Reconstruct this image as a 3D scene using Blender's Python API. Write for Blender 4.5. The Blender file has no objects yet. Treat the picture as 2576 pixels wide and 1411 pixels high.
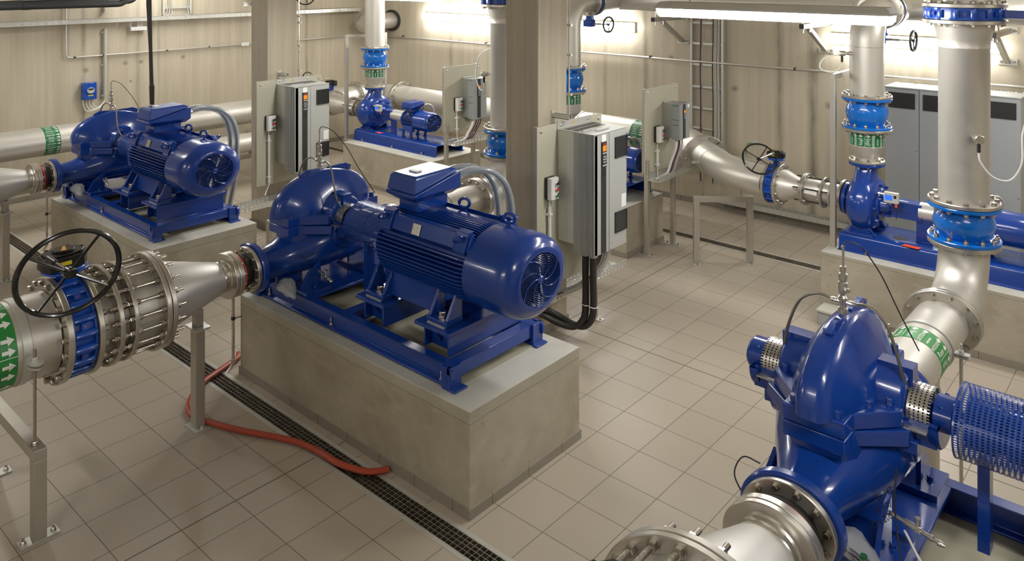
import bpy, math, random
from math import pi, sin, cos, radians, sqrt
from mathutils import Vector, Matrix
random.seed(7)
sc = bpy.context.scene
col = sc.collection
OV = 0.84          # height-to-width ratio of the round sections measured in the photograph
H = 2.829          # eye height above the tiles

# ------------------------------------------------------------------ materials
def lin(h):
    h = h.lstrip('#'); o = []
    for i in (0, 2, 4):
        c = int(h[i:i+2], 16)/255
        o.append(c/12.92 if c <= .04045 else ((c+.055)/1.055)**2.4)
    return (*o, 1)
class NT:
    def __init__(s, name):
        s.m = bpy.data.materials.new(name); s.m.use_nodes = True
        s.t = s.m.node_tree; s.b = s.t.nodes['Principled BSDF']
    def n(s, typ, **k):
        x = s.t.nodes.new(typ)
        for a, v in k.items():
            if a.startswith('i_'):
                key = a[2:]; key = int(key) if key.isdigit() else key.replace('_', ' ')
                x.inputs[key].default_value = v
            else: setattr(x, a, v)
        return x
    def l(s, a, b): s.t.links.new(a, b)
    def math(s, op, a, b=None, c=None, clamp=False):
        x = s.t.nodes.new('ShaderNodeMath'); x.operation = op; x.use_clamp = clamp
        for i, v in enumerate((a, b, c)):
            if v is None: continue
            if isinstance(v, (int, float)): x.inputs[i].default_value = v
            else: s.l(v, x.inputs[i])
        return x.outputs[0]
    def mix(s, fac, a, b, mode='MIX'):
        x = s.t.nodes.new('ShaderNodeMix'); x.data_type = 'RGBA'; x.blend_type = mode
        for i, v in ((0, fac), (6, a), (7, b)):
            if isinstance(v, (int, float, tuple)): x.inputs[i].default_value = v
            else: s.l(v, x.inputs[i])
        return x.outputs[2]
    def noise(s, vec, scale, detail=4, rough=.55):
        x = s.n('ShaderNodeTexNoise', i_Scale=scale, i_Detail=detail, i_Roughness=rough)
        if vec is not None: s.l(vec, x.inputs['Vector'])
        return x.outputs['Fac']
    def pos(s, sx=1, sy=1, sz=1):
        g = s.n('ShaderNodeNewGeometry').outputs['Position']
        m = s.n('ShaderNodeMapping'); m.inputs['Scale'].default_value = (sx, sy, sz); s.l(g, m.inputs['Vector']); return m.outputs[0]
    def xyz(s):
        g = s.n('ShaderNodeNewGeometry').outputs['Position']; x = s.n('ShaderNodeSeparateXYZ'); s.l(g, x.inputs[0]); return x.outputs
    def ramp(s, v, lo, hi, a=0., b=1.):
        x = s.n('ShaderNodeMapRange'); x.inputs[1].default_value = lo; x.inputs[2].default_value = hi; x.inputs[3].default_value = a; x.inputs[4].default_value = b
        s.l(v, x.inputs[0]); return x.outputs[0]
    def bump(s, h, strength=.2, dist=.002):
        x = s.n('ShaderNodeBump'); x.inputs['Strength'].default_value = strength; x.inputs['Distance'].default_value = dist
        s.l(h, x.inputs['Height']); s.l(x.outputs[0], s.b.inputs['Normal'])
    def done(s, base=None, rough=None, metal=None):
        for k, v in (('Base Color', base), ('Roughness', rough), ('Metallic', metal)):
            if v is None: continue
            if isinstance(v, (int, float, tuple)): s.b.inputs[k].default_value = v
            else: s.l(v, s.b.inputs[k])
        return s.m
def simple(name, hexc, rough=.45, metal=0., var=.0, scale=30, coat=0, spec=None):
    n = NT(name); c = lin(hexc)
    if coat: n.b.inputs['Coat Weight'].default_value = coat; n.b.inputs['Coat Roughness'].default_value = .08
    if spec is not None: n.b.inputs['Specular IOR Level'].default_value = spec
    if var:
        f = n.noise(n.n('ShaderNodeTexCoord').outputs['Object'], scale)
        d = tuple(x*(1-var) for x in c[:3])+(1,)
        return n.done(n.mix(f, d, c), rough, metal)
    return n.done(c, rough, metal)
def paint(name, hexc, rough=.2, bump=.15):
    n = NT(name); n.b.inputs['Coat Weight'].default_value = .35; n.b.inputs['Coat Roughness'].default_value = .08
    tc = n.n('ShaderNodeTexCoord').outputs['Object']
    f = n.noise(tc, 90, 3); g = n.noise(tc, 9, 3)
    c = lin(hexc); d = tuple(x*.86 for x in c[:3])+(1,)
    n.bump(f, bump, .0012)
    return n.done(n.mix(g, d, c), n.ramp(g, .3, .7, rough*.85, rough*1.25))
def steel(name, hexc, r0=.26, r1=.42, metal=1.0, aniso=(6, 6, 6)):
    n = NT(name); tc = n.n('ShaderNodeTexCoord').outputs['Object']
    m = n.n('ShaderNodeMapping'); m.inputs['Scale'].default_value = aniso; n.l(tc, m.inputs['Vector'])
    f = n.noise(m.outputs[0], 3.2, 6, .6); g = n.noise(tc, 2.2, 3)
    c = lin(hexc); d = tuple(x*.82 for x in c[:3])+(1,)
    return n.done(n.mix(g, d, c), n.ramp(f, .3, .7, r0, r1), metal)
M = {}
M['blue'] = paint('blue_paint', '#143f96', .2)
M['blue2'] = paint('valve_blue_paint', '#1550b4', .24)
M['sky'] = paint('check_valve_blue_paint', '#0b6fd0', .16)
M['pipe'] = steel('pickled_steel', '#d8d4cb', .38, .52, .62)
M['steel'] = steel('bright_steel', '#d8d4cc', .22, .36, .9)
M['flange'] = steel('turned_steel', '#d0cbc1', .26, .4, .85)
M['bolt'] = steel('bolt_steel', '#c4beb4', .22, .34)
M['sq'] = steel('square_tube_steel', '#c6c1b6', .36, .5, .7, (2, 2, 12))
M['galv'] = steel('galvanised_sheet', '#dadad2', .34, .5, .6)
M['cone'] = simple('matt_blasted_steel', '#cfccc6', .42, .45, .06, 8)
M['rubber'] = simple('black_rubber', '#1c1a1a', .5)
M['red'] = simple('red_rubber', '#c4432f', .5)
M['black'] = simple('black_enamel', '#161616', .18, coat=.5)
M['blackm'] = simple('black_cast', '#1d1c1c', .32)
M['insul'] = simple('black_insulation', '#2b2b2d', .6, var=.2, scale=8)
M['cable'] = simple('black_cable', '#2a2726', .45)
M['gcable'] = simple('grey_cable', '#b9b6ac', .5)
M['pcable'] = simple('purple_cable', '#5b3c50', .5)
M['braid'] = steel('braided_hose', '#8d887c', .35, .5, .8)
M['panel'] = simple('panel_sheet', '#b9b6a2', .55, var=.04, scale=3)
M['vfd'] = simple('drive_grey', '#b2b3ae', .42, .1)
M['vfd2'] = simple('drive_dark_grey', '#979c9b', .45)
M['alu'] = steel('drive_aluminium', '#b6b7b2', .34, .48, .6)
M['strip'] = simple('anthracite_plastic', '#333333', .4)
M['cab'] = simple('cabinet_grey', '#a3a6a6', .38, var=.03, scale=2)
M['white'] = simple('white_plastic', '#e4e4e0', .4)
M['label'] = simple('white_label', '#e9e9e6', .5)
M['grey'] = simple('light_grey_plastic', '#c3c2b8', .45)
M['yellow'] = simple('yellow_label', '#e6d22a', .5)
M['amber'] = simple('amber_plastic', '#e0a83c', .45)
M['orange'] = simple('orange_sticker', '#f2563c', .5)
M['redb'] = simple('red_button', '#d3362a', .35)
M['greenb'] = simple('green_button', '#2d6a40', .35)
M['green'] = simple('green_band', '#2f8a43', .35)
M['green2'] = simple('dark_green_band', '#1e7446', .35)
M['letter'] = simple('white_lettering', '#eef0ea', .5)
M['ink'] = simple('black_ink', '#262626', .5)
M['hose'] = simple('terracotta_hose', '#a8452f', .42, var=.15, scale=10)
M['mesh'] = steel('mesh_steel', '#c4beb2', .3, .45)
M['dark'] = simple('dark_recess', '#0b0d14', .7)
M['pit'] = simple('channel_bottom', '#7a7263', .8)
M['glassy'] = simple('clear_plastic', '#dfe2e4', .2)
def clear(name, hexc, alpha, rough=.15):
    n = NT(name); n.b.inputs['Alpha'].default_value = alpha
    n.b.inputs['Coat Weight'].default_value = .5
    return n.done(lin(hexc), rough)
M['bag'] = clear('plastic_bag', '#d9dcdc', .42)
M['conduit'] = clear('clear_corrugated_hose', '#b4bec8', .45, .22)
def emit(name, hexc, s, base='#ffffff'):
    n = NT(name); n.b.inputs['Emission Color'].default_value = lin(hexc); n.b.inputs['Emission Strength'].default_value = s
    return n.done(lin(base), .3)
M['lamp'] = emit('lit_lamp_diffuser', '#f8f7f4', 50)
M['lcd'] = emit('amber_display', '#ff9a20', .75, '#7a4200')
M['lcdb'] = emit('blue_display', '#3d7bff', .9, '#123a8a')

def floor_mat():
    n = NT('floor_tiles'); p = n.xyz(); x, y = p[0], p[1]
    px = n.math('PINGPONG', n.math('SUBTRACT', x, .177-30), .15); py = n.math('PINGPONG', n.math('SUBTRACT', y, .098-30), .15)
    gx = n.math('LESS_THAN', px, .0021); gy = n.math('LESS_THAN', py, .0021)
    up = n.math('GREATER_THAN', y, 5.085)
    py2 = n.math('PINGPONG', n.math('SUBTRACT', y, .124-30), .15); gy2 = n.math('LESS_THAN', py2, .0021)
    gyy = n.math('ADD', n.math('MULTIPLY', gy, n.math('SUBTRACT', 1., up)), n.math('MULTIPLY', gy2, up))
    g = n.math('MAXIMUM', gx, gyy)
    for ax, c in ((x, -3.905), (x, -.3), (x, -7.52), (y, 5.085)):
        g = n.math('MAXIMUM', g, n.math('LESS_THAN', n.math('ABSOLUTE', n.math('SUBTRACT', ax, c)), .0045))
    ix = n.math('FLOOR', n.math('DIVIDE', n.math('SUBTRACT', x, .177), .3)); iy = n.math('FLOOR', n.math('DIVIDE', n.math('SUBTRACT', y, .098), .3))
    cb = n.n('ShaderNodeCombineXYZ'); n.l(ix, cb.inputs[0]); n.l(iy, cb.inputs[1])
    wn = n.n('ShaderNodeTexWhiteNoise', noise_dimensions='3D'); n.l(cb.outputs[0], wn.inputs['Vector'])
    f = n.noise(n.pos(), 260, 2); big = n.noise(n.pos(), 1.1, 4)
    t = n.mix(wn.outputs['Value'], lin('#aba090'), lin('#b1a696'))
    t = n.mix(n.ramp(f, .35, .65, 0, .10), t, lin('#8d8373')); t = n.mix(n.ramp(big, .4, .75, 0, .18), t, lin('#a09482'))
    n.bump(n.math('SUBTRACT', n.math('MULTIPLY', f, .1), g), .35, .0015)
    return n.done(n.mix(g, t, lin('#6d6556')), n.math('ADD', n.ramp(f, .3, .7, .34, .46), n.math('MULTIPLY', g, .3)))
def concrete(name, axis, seams, holes, hexa='#cdc3ae', hexb='#bcb19b', streak=1.):
    n = NT(name); p = n.xyz(); a = p[axis]; z = p[2]
    sv = n.pos(14, 14, .55); f1 = n.noise(sv, 1.0, 5, .6); f2 = n.noise(n.pos(3, 3, .5), 1.0, 4); f3 = n.noise(n.pos(), 45, 3)
    pl = n.math('FLOOR', n.math('DIVIDE', a, .1)); wn = n.n('ShaderNodeTexWhiteNoise', noise_dimensions='1D'); n.l(pl, wn.inputs['W'])
    c = n.mix(n.ramp(f1, .35, .7), lin(hexa), lin(hexb)); c = n.mix(n.ramp(f2, .45, .8, 0, .5*streak), c, lin('#a2977f'))
    c = n.mix(n.math('MULTIPLY', wn.outputs['Value'], .13*streak), c, lin('#a0947c')); c = n.mix(n.ramp(f3, .62, .75, 0, .3), c, lin('#7d7566'))
    wob = n.math('MULTIPLY', n.math('SUBTRACT', n.noise(n.pos(2, 2, 2.5), 1.5, 5), .5), .05)
    for s, w, k in seams:
        d = n.math('ABSOLUTE', n.math('SUBTRACT', n.math('ADD', a, wob), s))
        m = n.math('MULTIPLY', n.math('SUBTRACT', 1., n.math('DIVIDE', d, w), clamp=True), k)
        m2 = n.math('MULTIPLY', n.math('LESS_THAN', n.math('ABSOLUTE', n.math('SUBTRACT', a, s)), .004), .4*k)
        c = n.mix(n.math('MULTIPLY', n.math('MAXIMUM', m, m2), n.ramp(n.noise(n.pos(4, 4, 1.2), 2, 4), .3, .7, .35, 1)), c, lin('#6a6455'))
    for ha, hz, r in holes:
        d = n.math('SQRT', n.math('ADD', n.math('POWER', n.math('SUBTRACT', a, ha), 2), n.math('POWER', n.math('DIVIDE', n.math('SUBTRACT', z, hz), OV), 2)))
        c = n.mix(n.math('MULTIPLY', n.math('SUBTRACT', 1., n.math('DIVIDE', d, r), clamp=True), 1.2, clamp=True), c, lin('#908877'))
    n.bump(n.math('ADD', n.math('MULTIPLY', f3, .5), n.math('MULTIPLY', f1, .6)), .3, .003)
    return n.done(c, .78)
M['floor'] = floor_mat()
M['wall_l'] = concrete('board_marked_concrete_left', 1, [(4.02, .05, .75), (4.72, .05, .5), (5.0, .03, .45), (6.9, .04, .5), (7.4, .04, .6), (2.4, .05, .5)],
                       [(4.05, 1.55, .055), (4.55, 1.6, .05), (4.76, 1.6, .045), (5.35, 1.62, .05), (4.62, 1.35, .03), (7.05, 1.5, .07)])
M['wall_b'] = concrete('board_marked_concrete_back', 0, [(-6.05, .05, .5), (-5.42, .06, .7), (-3.66, .07, .9), (-3.28, .08, 1.0), (-9.0, .06, .5), (-8.2, .05, .5), (-7.5, .05, .5), (-2.6, .05, .4)],
                       [(-4.2, 1.45, .06), (-3.1, 1.37, .07), (-5.05, 1.75, .06), (-8.8, 1.75, .04), (-7.95, 1.5, .06)])
M['col'] = concrete('smooth_column_concrete', 0, [], [], '#bfb5a2', '#ada28e', .6)
M['room'] = concrete('plain_concrete', 0, [], [], '#c6bdab', '#b6ad9a', .7)
def plinth_mat():
    n = NT('plinth_concrete'); z = n.xyz()[2]; f = n.noise(n.pos(), 2.6, 6, .62); g = n.noise(n.pos(), 24, 4); h = n.noise(n.pos(1, 1, 2.2), 5, 5)
    c = n.mix(n.ramp(f, .35, .68), lin('#b3ab99'), lin('#9b9280')); c = n.mix(n.ramp(h, .55, .75, 0, .45), c, lin('#c3bdac')); c = n.mix(n.ramp(g, .66, .74, 0, .5), c, lin('#7e7565'))
    geo = n.n('ShaderNodeNewGeometry'); sp = n.n('ShaderNodeSeparateXYZ'); n.l(geo.outputs['Normal'], sp.inputs[0])
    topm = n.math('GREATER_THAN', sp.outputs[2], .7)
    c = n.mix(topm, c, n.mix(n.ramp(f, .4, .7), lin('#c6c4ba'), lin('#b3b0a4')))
    band = n.math('MULTIPLY', n.math('GREATER_THAN', n.math('ADD', z, n.math('MULTIPLY', h, .02)), .5), n.math('SUBTRACT', 1., topm))
    c = n.mix(n.math('MULTIPLY', band, .5), c, lin('#a8a596'))
    line = n.math('LESS_THAN', n.math('ABSOLUTE', n.math('SUBTRACT', n.math('ADD', z, n.math('MULTIPLY', h, .02)), .501)), .0015)
    c = n.mix(n.math('MULTIPLY', line, .8), c, lin('#5d5647'))
    n.bump(g, .25, .002)
    return n.done(c, .62)
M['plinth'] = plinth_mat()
def skirt_mat():
    n = NT('skirting_tiles'); p = n.xyz()
    s = n.math('ADD', p[0], p[1]); pp = n.math('PINGPONG', n.math('ADD', s, 30.07), .15); g = n.math('LESS_THAN', pp, .0022)
    return n.done(n.mix(g, lin('#8d867a'), lin('#4f483c')), .4)
M['skirt'] = skirt_mat()

# ------------------------------------------------------------------ mesh builder
def frame(d):
    d = Vector(d); D = Vector((d.x, d.y, d.z/OV)).normalized()
    if abs(D.z) > .999: e1 = Vector((1, 0, 0)); e2 = Vector((0, 1, 0))*(1 if D.z > 0 else -1)
    else:
        e1 = D.cross(Vector((0, 0, 1))).normalized(); e2 = e1.cross(D).normalized()
    sq = lambda v: Vector((v.x, v.y, v.z*OV))
    return sq(e1), sq(e2)
class MB:
    def __init__(s): s.v = []; s.f = []
    def add(s, vs, fs):
        b = len(s.v); s.v += [Vector(v) for v in vs]; s.f += [tuple(b+i for i in f) for f in fs]; return s
    def box(s, x0, x1, y0, y1, z0, z1):
        return s.add([(x0,y0,z0),(x1,y0,z0),(x1,y1,z0),(x0,y1,z0),(x0,y0,z1),(x1,y0,z1),(x1,y1,z1),(x0,y1,z1)],
                     [(0,3,2,1),(4,5,6,7),(0,1,5,4),(1,2,6,5),(2,3,7,6),(3,0,4,7)])
    def bar(s, a, b, w, h, up=(0, 0, 1)):     # rectangular bar from a to b
        a = Vector(a); b = Vector(b); d = (b-a).normalized(); u = Vector(up)
        if abs(d.dot(u)) > .98: u = Vector((1, 0, 0))
        r = d.cross(u).normalized()*w/2; q = r.cross(d).normalized()*h/2
        return s.add([a-r-q, a+r-q, a+r+q, a-r+q, b-r-q, b+r-q, b+r+q, b-r+q],
                     [(0,1,2,3),(7,6,5,4),(0,4,5,1),(1,5,6,2),(2,6,7,3),(3,7,4,0)])
    def prism(s, poly, ax, a0, a1):
        def P(p, q, a): return {'z': (p, q, a), 'x': (a, p, q), 'y': (p, a, q)}[ax]
        n = len(poly); vs = [P(p, q, a0) for p, q in poly]+[P(p, q, a1) for p, q in poly]
        fs = [tuple(range(n-1, -1, -1)), tuple(range(n, 2*n))]+[(i, (i+1) % n, n+(i+1) % n, n+i) for i in range(n)]
        if ax == 'y': fs = [tuple(reversed(f)) for f in fs]
        return s.add(vs, fs)
    def lathe(s, o, d, prof, seg=40, a0=0., a1=360., close=False, cap=True):
        o = Vector(o); d = Vector(d); d.normalize(); e1, e2 = frame(d); full = abs(a1-a0) >= 360; n = seg if full else seg+1
        vs = []; fs = []; m = len(prof)
        for t, r in prof:
            for k in range(n):
                a = radians(a0+(a1-a0)*k/seg); vs.append(o+d*t+(e1*cos(a)+e2*sin(a))*r)
        rows = m if close else m-1
        for i in range(rows):
            j = (i+1) % m
            for k in range(seg):
                q = (k+1) % n; fs.append((i*n+k, i*n+q, j*n+q, j*n+k))
        if full and not close and cap:
            if prof[0][1] > 1e-6: fs.append(tuple(reversed(range(n))))
            if prof[-1][1] > 1e-6: fs.append(tuple(range((m-1)*n, m*n)))
        if not full and close:
            fs.append(tuple(i*n for i in range(m))); fs.append(tuple(reversed([i*n+n-1 for i in range(m)])))
        return s.add(vs, fs)
    def ring(s, o, d, t0, t1, ri, ro, seg=40, a0=0., a1=360.):
        return s.lathe(o, d, [(t0, ri), (t0, ro), (t1, ro), (t1, ri)], seg, a0, a1, close=True)
    def tube(s, path, r, seg=10, closed=False, caps=True):
        P = [Vector(p) for p in path]; n = len(P); R = r if isinstance(r, (list, tuple)) else [r]*n
        U = [Vector((p.x, p.y, p.z/OV)) for p in P]; T = []
        for i in range(n):
            a = U[(i-1) % n] if (closed or i > 0) else U[i]; b = U[(i+1) % n] if (closed or i < n-1) else U[i]
            T.append((b-a).normalized())
        t = T[0]; u = Vector((0, 0, 1)) if abs(t.z) < .9 else Vector((1, 0, 0)); e = (u-t*u.dot(t)).normalized(); vs = []
        for i in range(n):
            e = (e-T[i]*e.dot(T[i])).normalized(); g = T[i].cross(e)
            for k in range(seg):
                a = 2*pi*k/seg; w = (e*cos(a)+g*sin(a))*R[i]; vs.append(P[i]+Vector((w.x, w.y, w.z*OV)))
        fs = []
        for i in range(n if closed else n-1):
            j = (i+1) % n
            for k in range(seg):
                q = (k+1) % seg; fs.append((i*seg+k, i*seg+q, j*seg+q, j*seg+k))
        if caps and not closed: fs += [tuple(reversed(range(seg))), tuple(range((n-1)*seg, n*seg))]
        return s.add(vs, fs)
    def torus(s, o, d, R, r, seg=40, sub=8, a0=0., a1=360.):
        o = Vector(o); e1, e2 = frame(d); full = abs(a1-a0) >= 360; n = seg if full else seg+1
        return s.tube([o+e1*cos(radians(a0+(a1-a0)*k/seg))*R+e2*sin(radians(a0+(a1-a0)*k/seg))*R for k in range(n)], r, sub, closed=full)
    def hexes(s, o, d, R, n, size, h, ph=.5, stud=0, washer=True):
        d = Vector(d).normalized(); e1, e2 = frame(d)
        for k in range(n):
            a = 2*pi*(k+ph)/n; c = Vector(o)+(e1*cos(a)+e2*sin(a))*R
            t = 0
            if washer: s.lathe(c, d, [(0, size*1.25), (h*.15, size*1.25)], 12); t = h*.15
            s.lathe(c, d, [(t, size*.98), (t+h*.82, size), (t+h, size*.86)], 6)
            if stud: s.lathe(c, d, [(t, size*.52), (t+h+stud, size*.52)], 8)
        return s
    def rods(s, o, d, R, n, r, t0, t1, ph=.5):
        d = Vector(d).normalized(); e1, e2 = frame(d)
        for k in range(n):
            a = 2*pi*(k+ph)/n; c = Vector(o)+(e1*cos(a)+e2*sin(a))*R; s.lathe(c, d, [(t0, r), (t1, r)], 10)
        return s
    def loft(s, rings, caps=True):           # rings of equal length
        n = len(rings[0]); vs = [p for r in rings for p in r]; fs = []
        for i in range(len(rings)-1):
            for k in range(n):
                q = (k+1) % n; fs.append((i*n+k, i*n+q, (i+1)*n+q, (i+1)*n+k))
        if caps: fs += [tuple(reversed(range(n))), tuple(range((len(rings)-1)*n, len(rings)*n))]
        return s.add(vs, fs)
    def mesh(s, name, mat, off=(0, 0, 0), bev=0, ang=32, smooth=True):
        o = Vector(off); me = bpy.data.meshes.new(name)
        me.from_pydata([tuple(v-o) for v in s.v], [], s.f); me.update()
        import bmesh
        b = bmesh.new(); b.from_mesh(me); bmesh.ops.recalc_face_normals(b, faces=b.faces); b.to_mesh(me); b.free()
        if smooth:
            for p in me.polygons: p.use_smooth = True
            me.set_sharp_from_angle(angle=radians(ang))
        me.materials.append(mat); ob = bpy.data.objects.new(name, me); col.objects.link(ob)
        if bev:
            m = ob.modifiers.new('edge', 'BEVEL'); m.width = bev; m.segments = 2; m.limit_method = 'ANGLE'; m.angle_limit = radians(40)
        return ob
def rect_ring(x0, x1, y, z0, z1): return [(x0, y, z0), (x1, y, z0), (x1, y, z1), (x0, y, z1)]
def ell_ring(c, rx, rz, n=36, e=2.0, ax='y'):
    out = []
    for k in range(n):
        a = 2*pi*k/n; ca, sa = cos(a), sin(a)
        p = math.copysign(abs(ca)**(2/e), ca)*rx; q = math.copysign(abs(sa)**(2/e), sa)*rz
        out.append({'y': (c[0]+p, c[1], c[2]+q), 'x': (c[0], c[1]+p, c[2]+q), 'z': (c[0]+p, c[1]+q, c[2])}[ax])
    return out
def spline(pts, n=8):
    P = [Vector(p) for p in pts]; out = []
    for i in range(len(P)-1):
        a = P[i-1] if i else P[0]*2-P[1]; b, c = P[i], P[i+1]; d = P[i+2] if i+2 < len(P) else P[-1]*2-P[-2]
        for k in range(n):
            t = k/n; out.append(.5*((2*b)+(c-a)*t+(2*a-5*b+4*c-d)*t*t+(3*b-a-3*c+d)*t**3))
    return out+[P[-1]]
def fillet(pts, r, n=10):
    P = [Vector(p) for p in pts]; out = [P[0]]
    for i in range(1, len(P)-1):
        u = (P[i-1]-P[i]); v = (P[i+1]-P[i]); k = min(r, u.length*.49, v.length*.49) if not isinstance(r, list) else r[i-1]
        u.normalize(); v.normalize(); a = P[i]+u*k; b = P[i]+v*k
        for j in range(n+1):
            t = j/n; ang = u.angle(v); h = pi-ang       # circular blend
            rad = k*math.tan(ang/2); c = P[i]+(u+v).normalized()*(rad/math.sin(ang/2)) if ang < pi-1e-3 else None
            if c is None: out.append(a.lerp(b, t)); continue
            va = a-c; vb = b-c; out.append(c+(va*sin((1-t)*h)+vb*sin(t*h))/sin(h))
    return out+[P[-1]]

# ------------------------------------------------------------------ objects
def thing(name, label, cat, loc=(0, 0, 0), group=None):
    o = bpy.data.objects.new(name, None); col.objects.link(o); o.location = loc; o.empty_display_size = .05
    return tag(o, label, cat, group)
def tag(o, label=None, cat=None, group=None, kind=None):
    for k, v in (('label', label), ('category', cat), ('group', group), ('kind', kind)):
        if v: o[k] = v
    return o
def root(o):
    while o.parent: o = o.parent
    return o
def part(name, mb, mat, parent, label=None, **k):
    o = mb.mesh(name, M[mat] if isinstance(mat, str) else mat, root(parent).location, **k); o.parent = parent
    return tag(o, label)
def solo(name, mb, mat, label, cat, group=None, **k):
    return tag(mb.mesh(name, M[mat] if isinstance(mat, str) else mat, **k), label, cat, group)
def struct(name, mb, mat, **k): return tag(mb.mesh(name, M[mat], **k), kind='structure')
def copy_tree(o, parent=None):
    c = o.copy(); col.objects.link(c)
    if parent: c.parent = parent
    for ch in list(o.children): copy_tree(ch, c)
    return c
def dup(o, dx=(0, 0, 0), label=None, group=None):
    c = copy_tree(o); c.location = o.location+Vector(dx)
    return tag(c, label, None, group)

FONT = {}
def text_mesh(txt, size):
    """flat glyph mesh as (verts, faces) in the x-y plane, centred"""
    if (txt, size) in FONT: return FONT[(txt, size)]
    cu = bpy.data.curves.new('lettering', 'FONT'); cu.body = txt; cu.size = size; cu.align_x = 'CENTER'; cu.align_y = 'CENTER'; cu.resolution_u = 3; cu.space_line = .85
    ob = bpy.data.objects.new('lettering', cu); col.objects.link(ob)
    bpy.context.view_layer.update(); ev = ob.evaluated_get(bpy.context.evaluated_depsgraph_get()); me = ev.to_mesh()
    r = ([Vector(v.co) for v in me.vertices], [tuple(p.vertices) for p in me.polygons]); ev.to_mesh_clear()
    bpy.data.objects.remove(ob); bpy.data.curves.remove(cu); FONT[(txt, size)] = r
    return r
def flat_text(mb, txt, size, o, ex, ey):
    v, f = text_mesh(txt, size); o = Vector(o); ex = Vector(ex); ey = Vector(ey)
    return mb.add([o+ex*p.x+ey*p.y for p in v], f)
def parts(name, mb, mat, parent, label=None, **k):
    """each loose piece of the builder becomes a part of its own"""
    p = list(range(len(mb.v)))
    def f(i):
        while p[i] != i: p[i] = p[p[i]]; i = p[i]
        return i
    for fc in mb.f:
        for v in fc[1:]: p[f(v)] = f(fc[0])
    g = {}
    for fc in mb.f: g.setdefault(f(fc[0]), []).append(fc)
    out = []
    for fs in g.values():
        ids = sorted({i for fc in fs for i in fc}); mp = {i: n for n, i in enumerate(ids)}
        m = MB(); m.v = [mb.v[i] for i in ids]; m.f = [tuple(mp[i] for i in fc) for fc in fs]
        out.append(part(name, m, mat, parent, label, **k))
    return out
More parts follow.
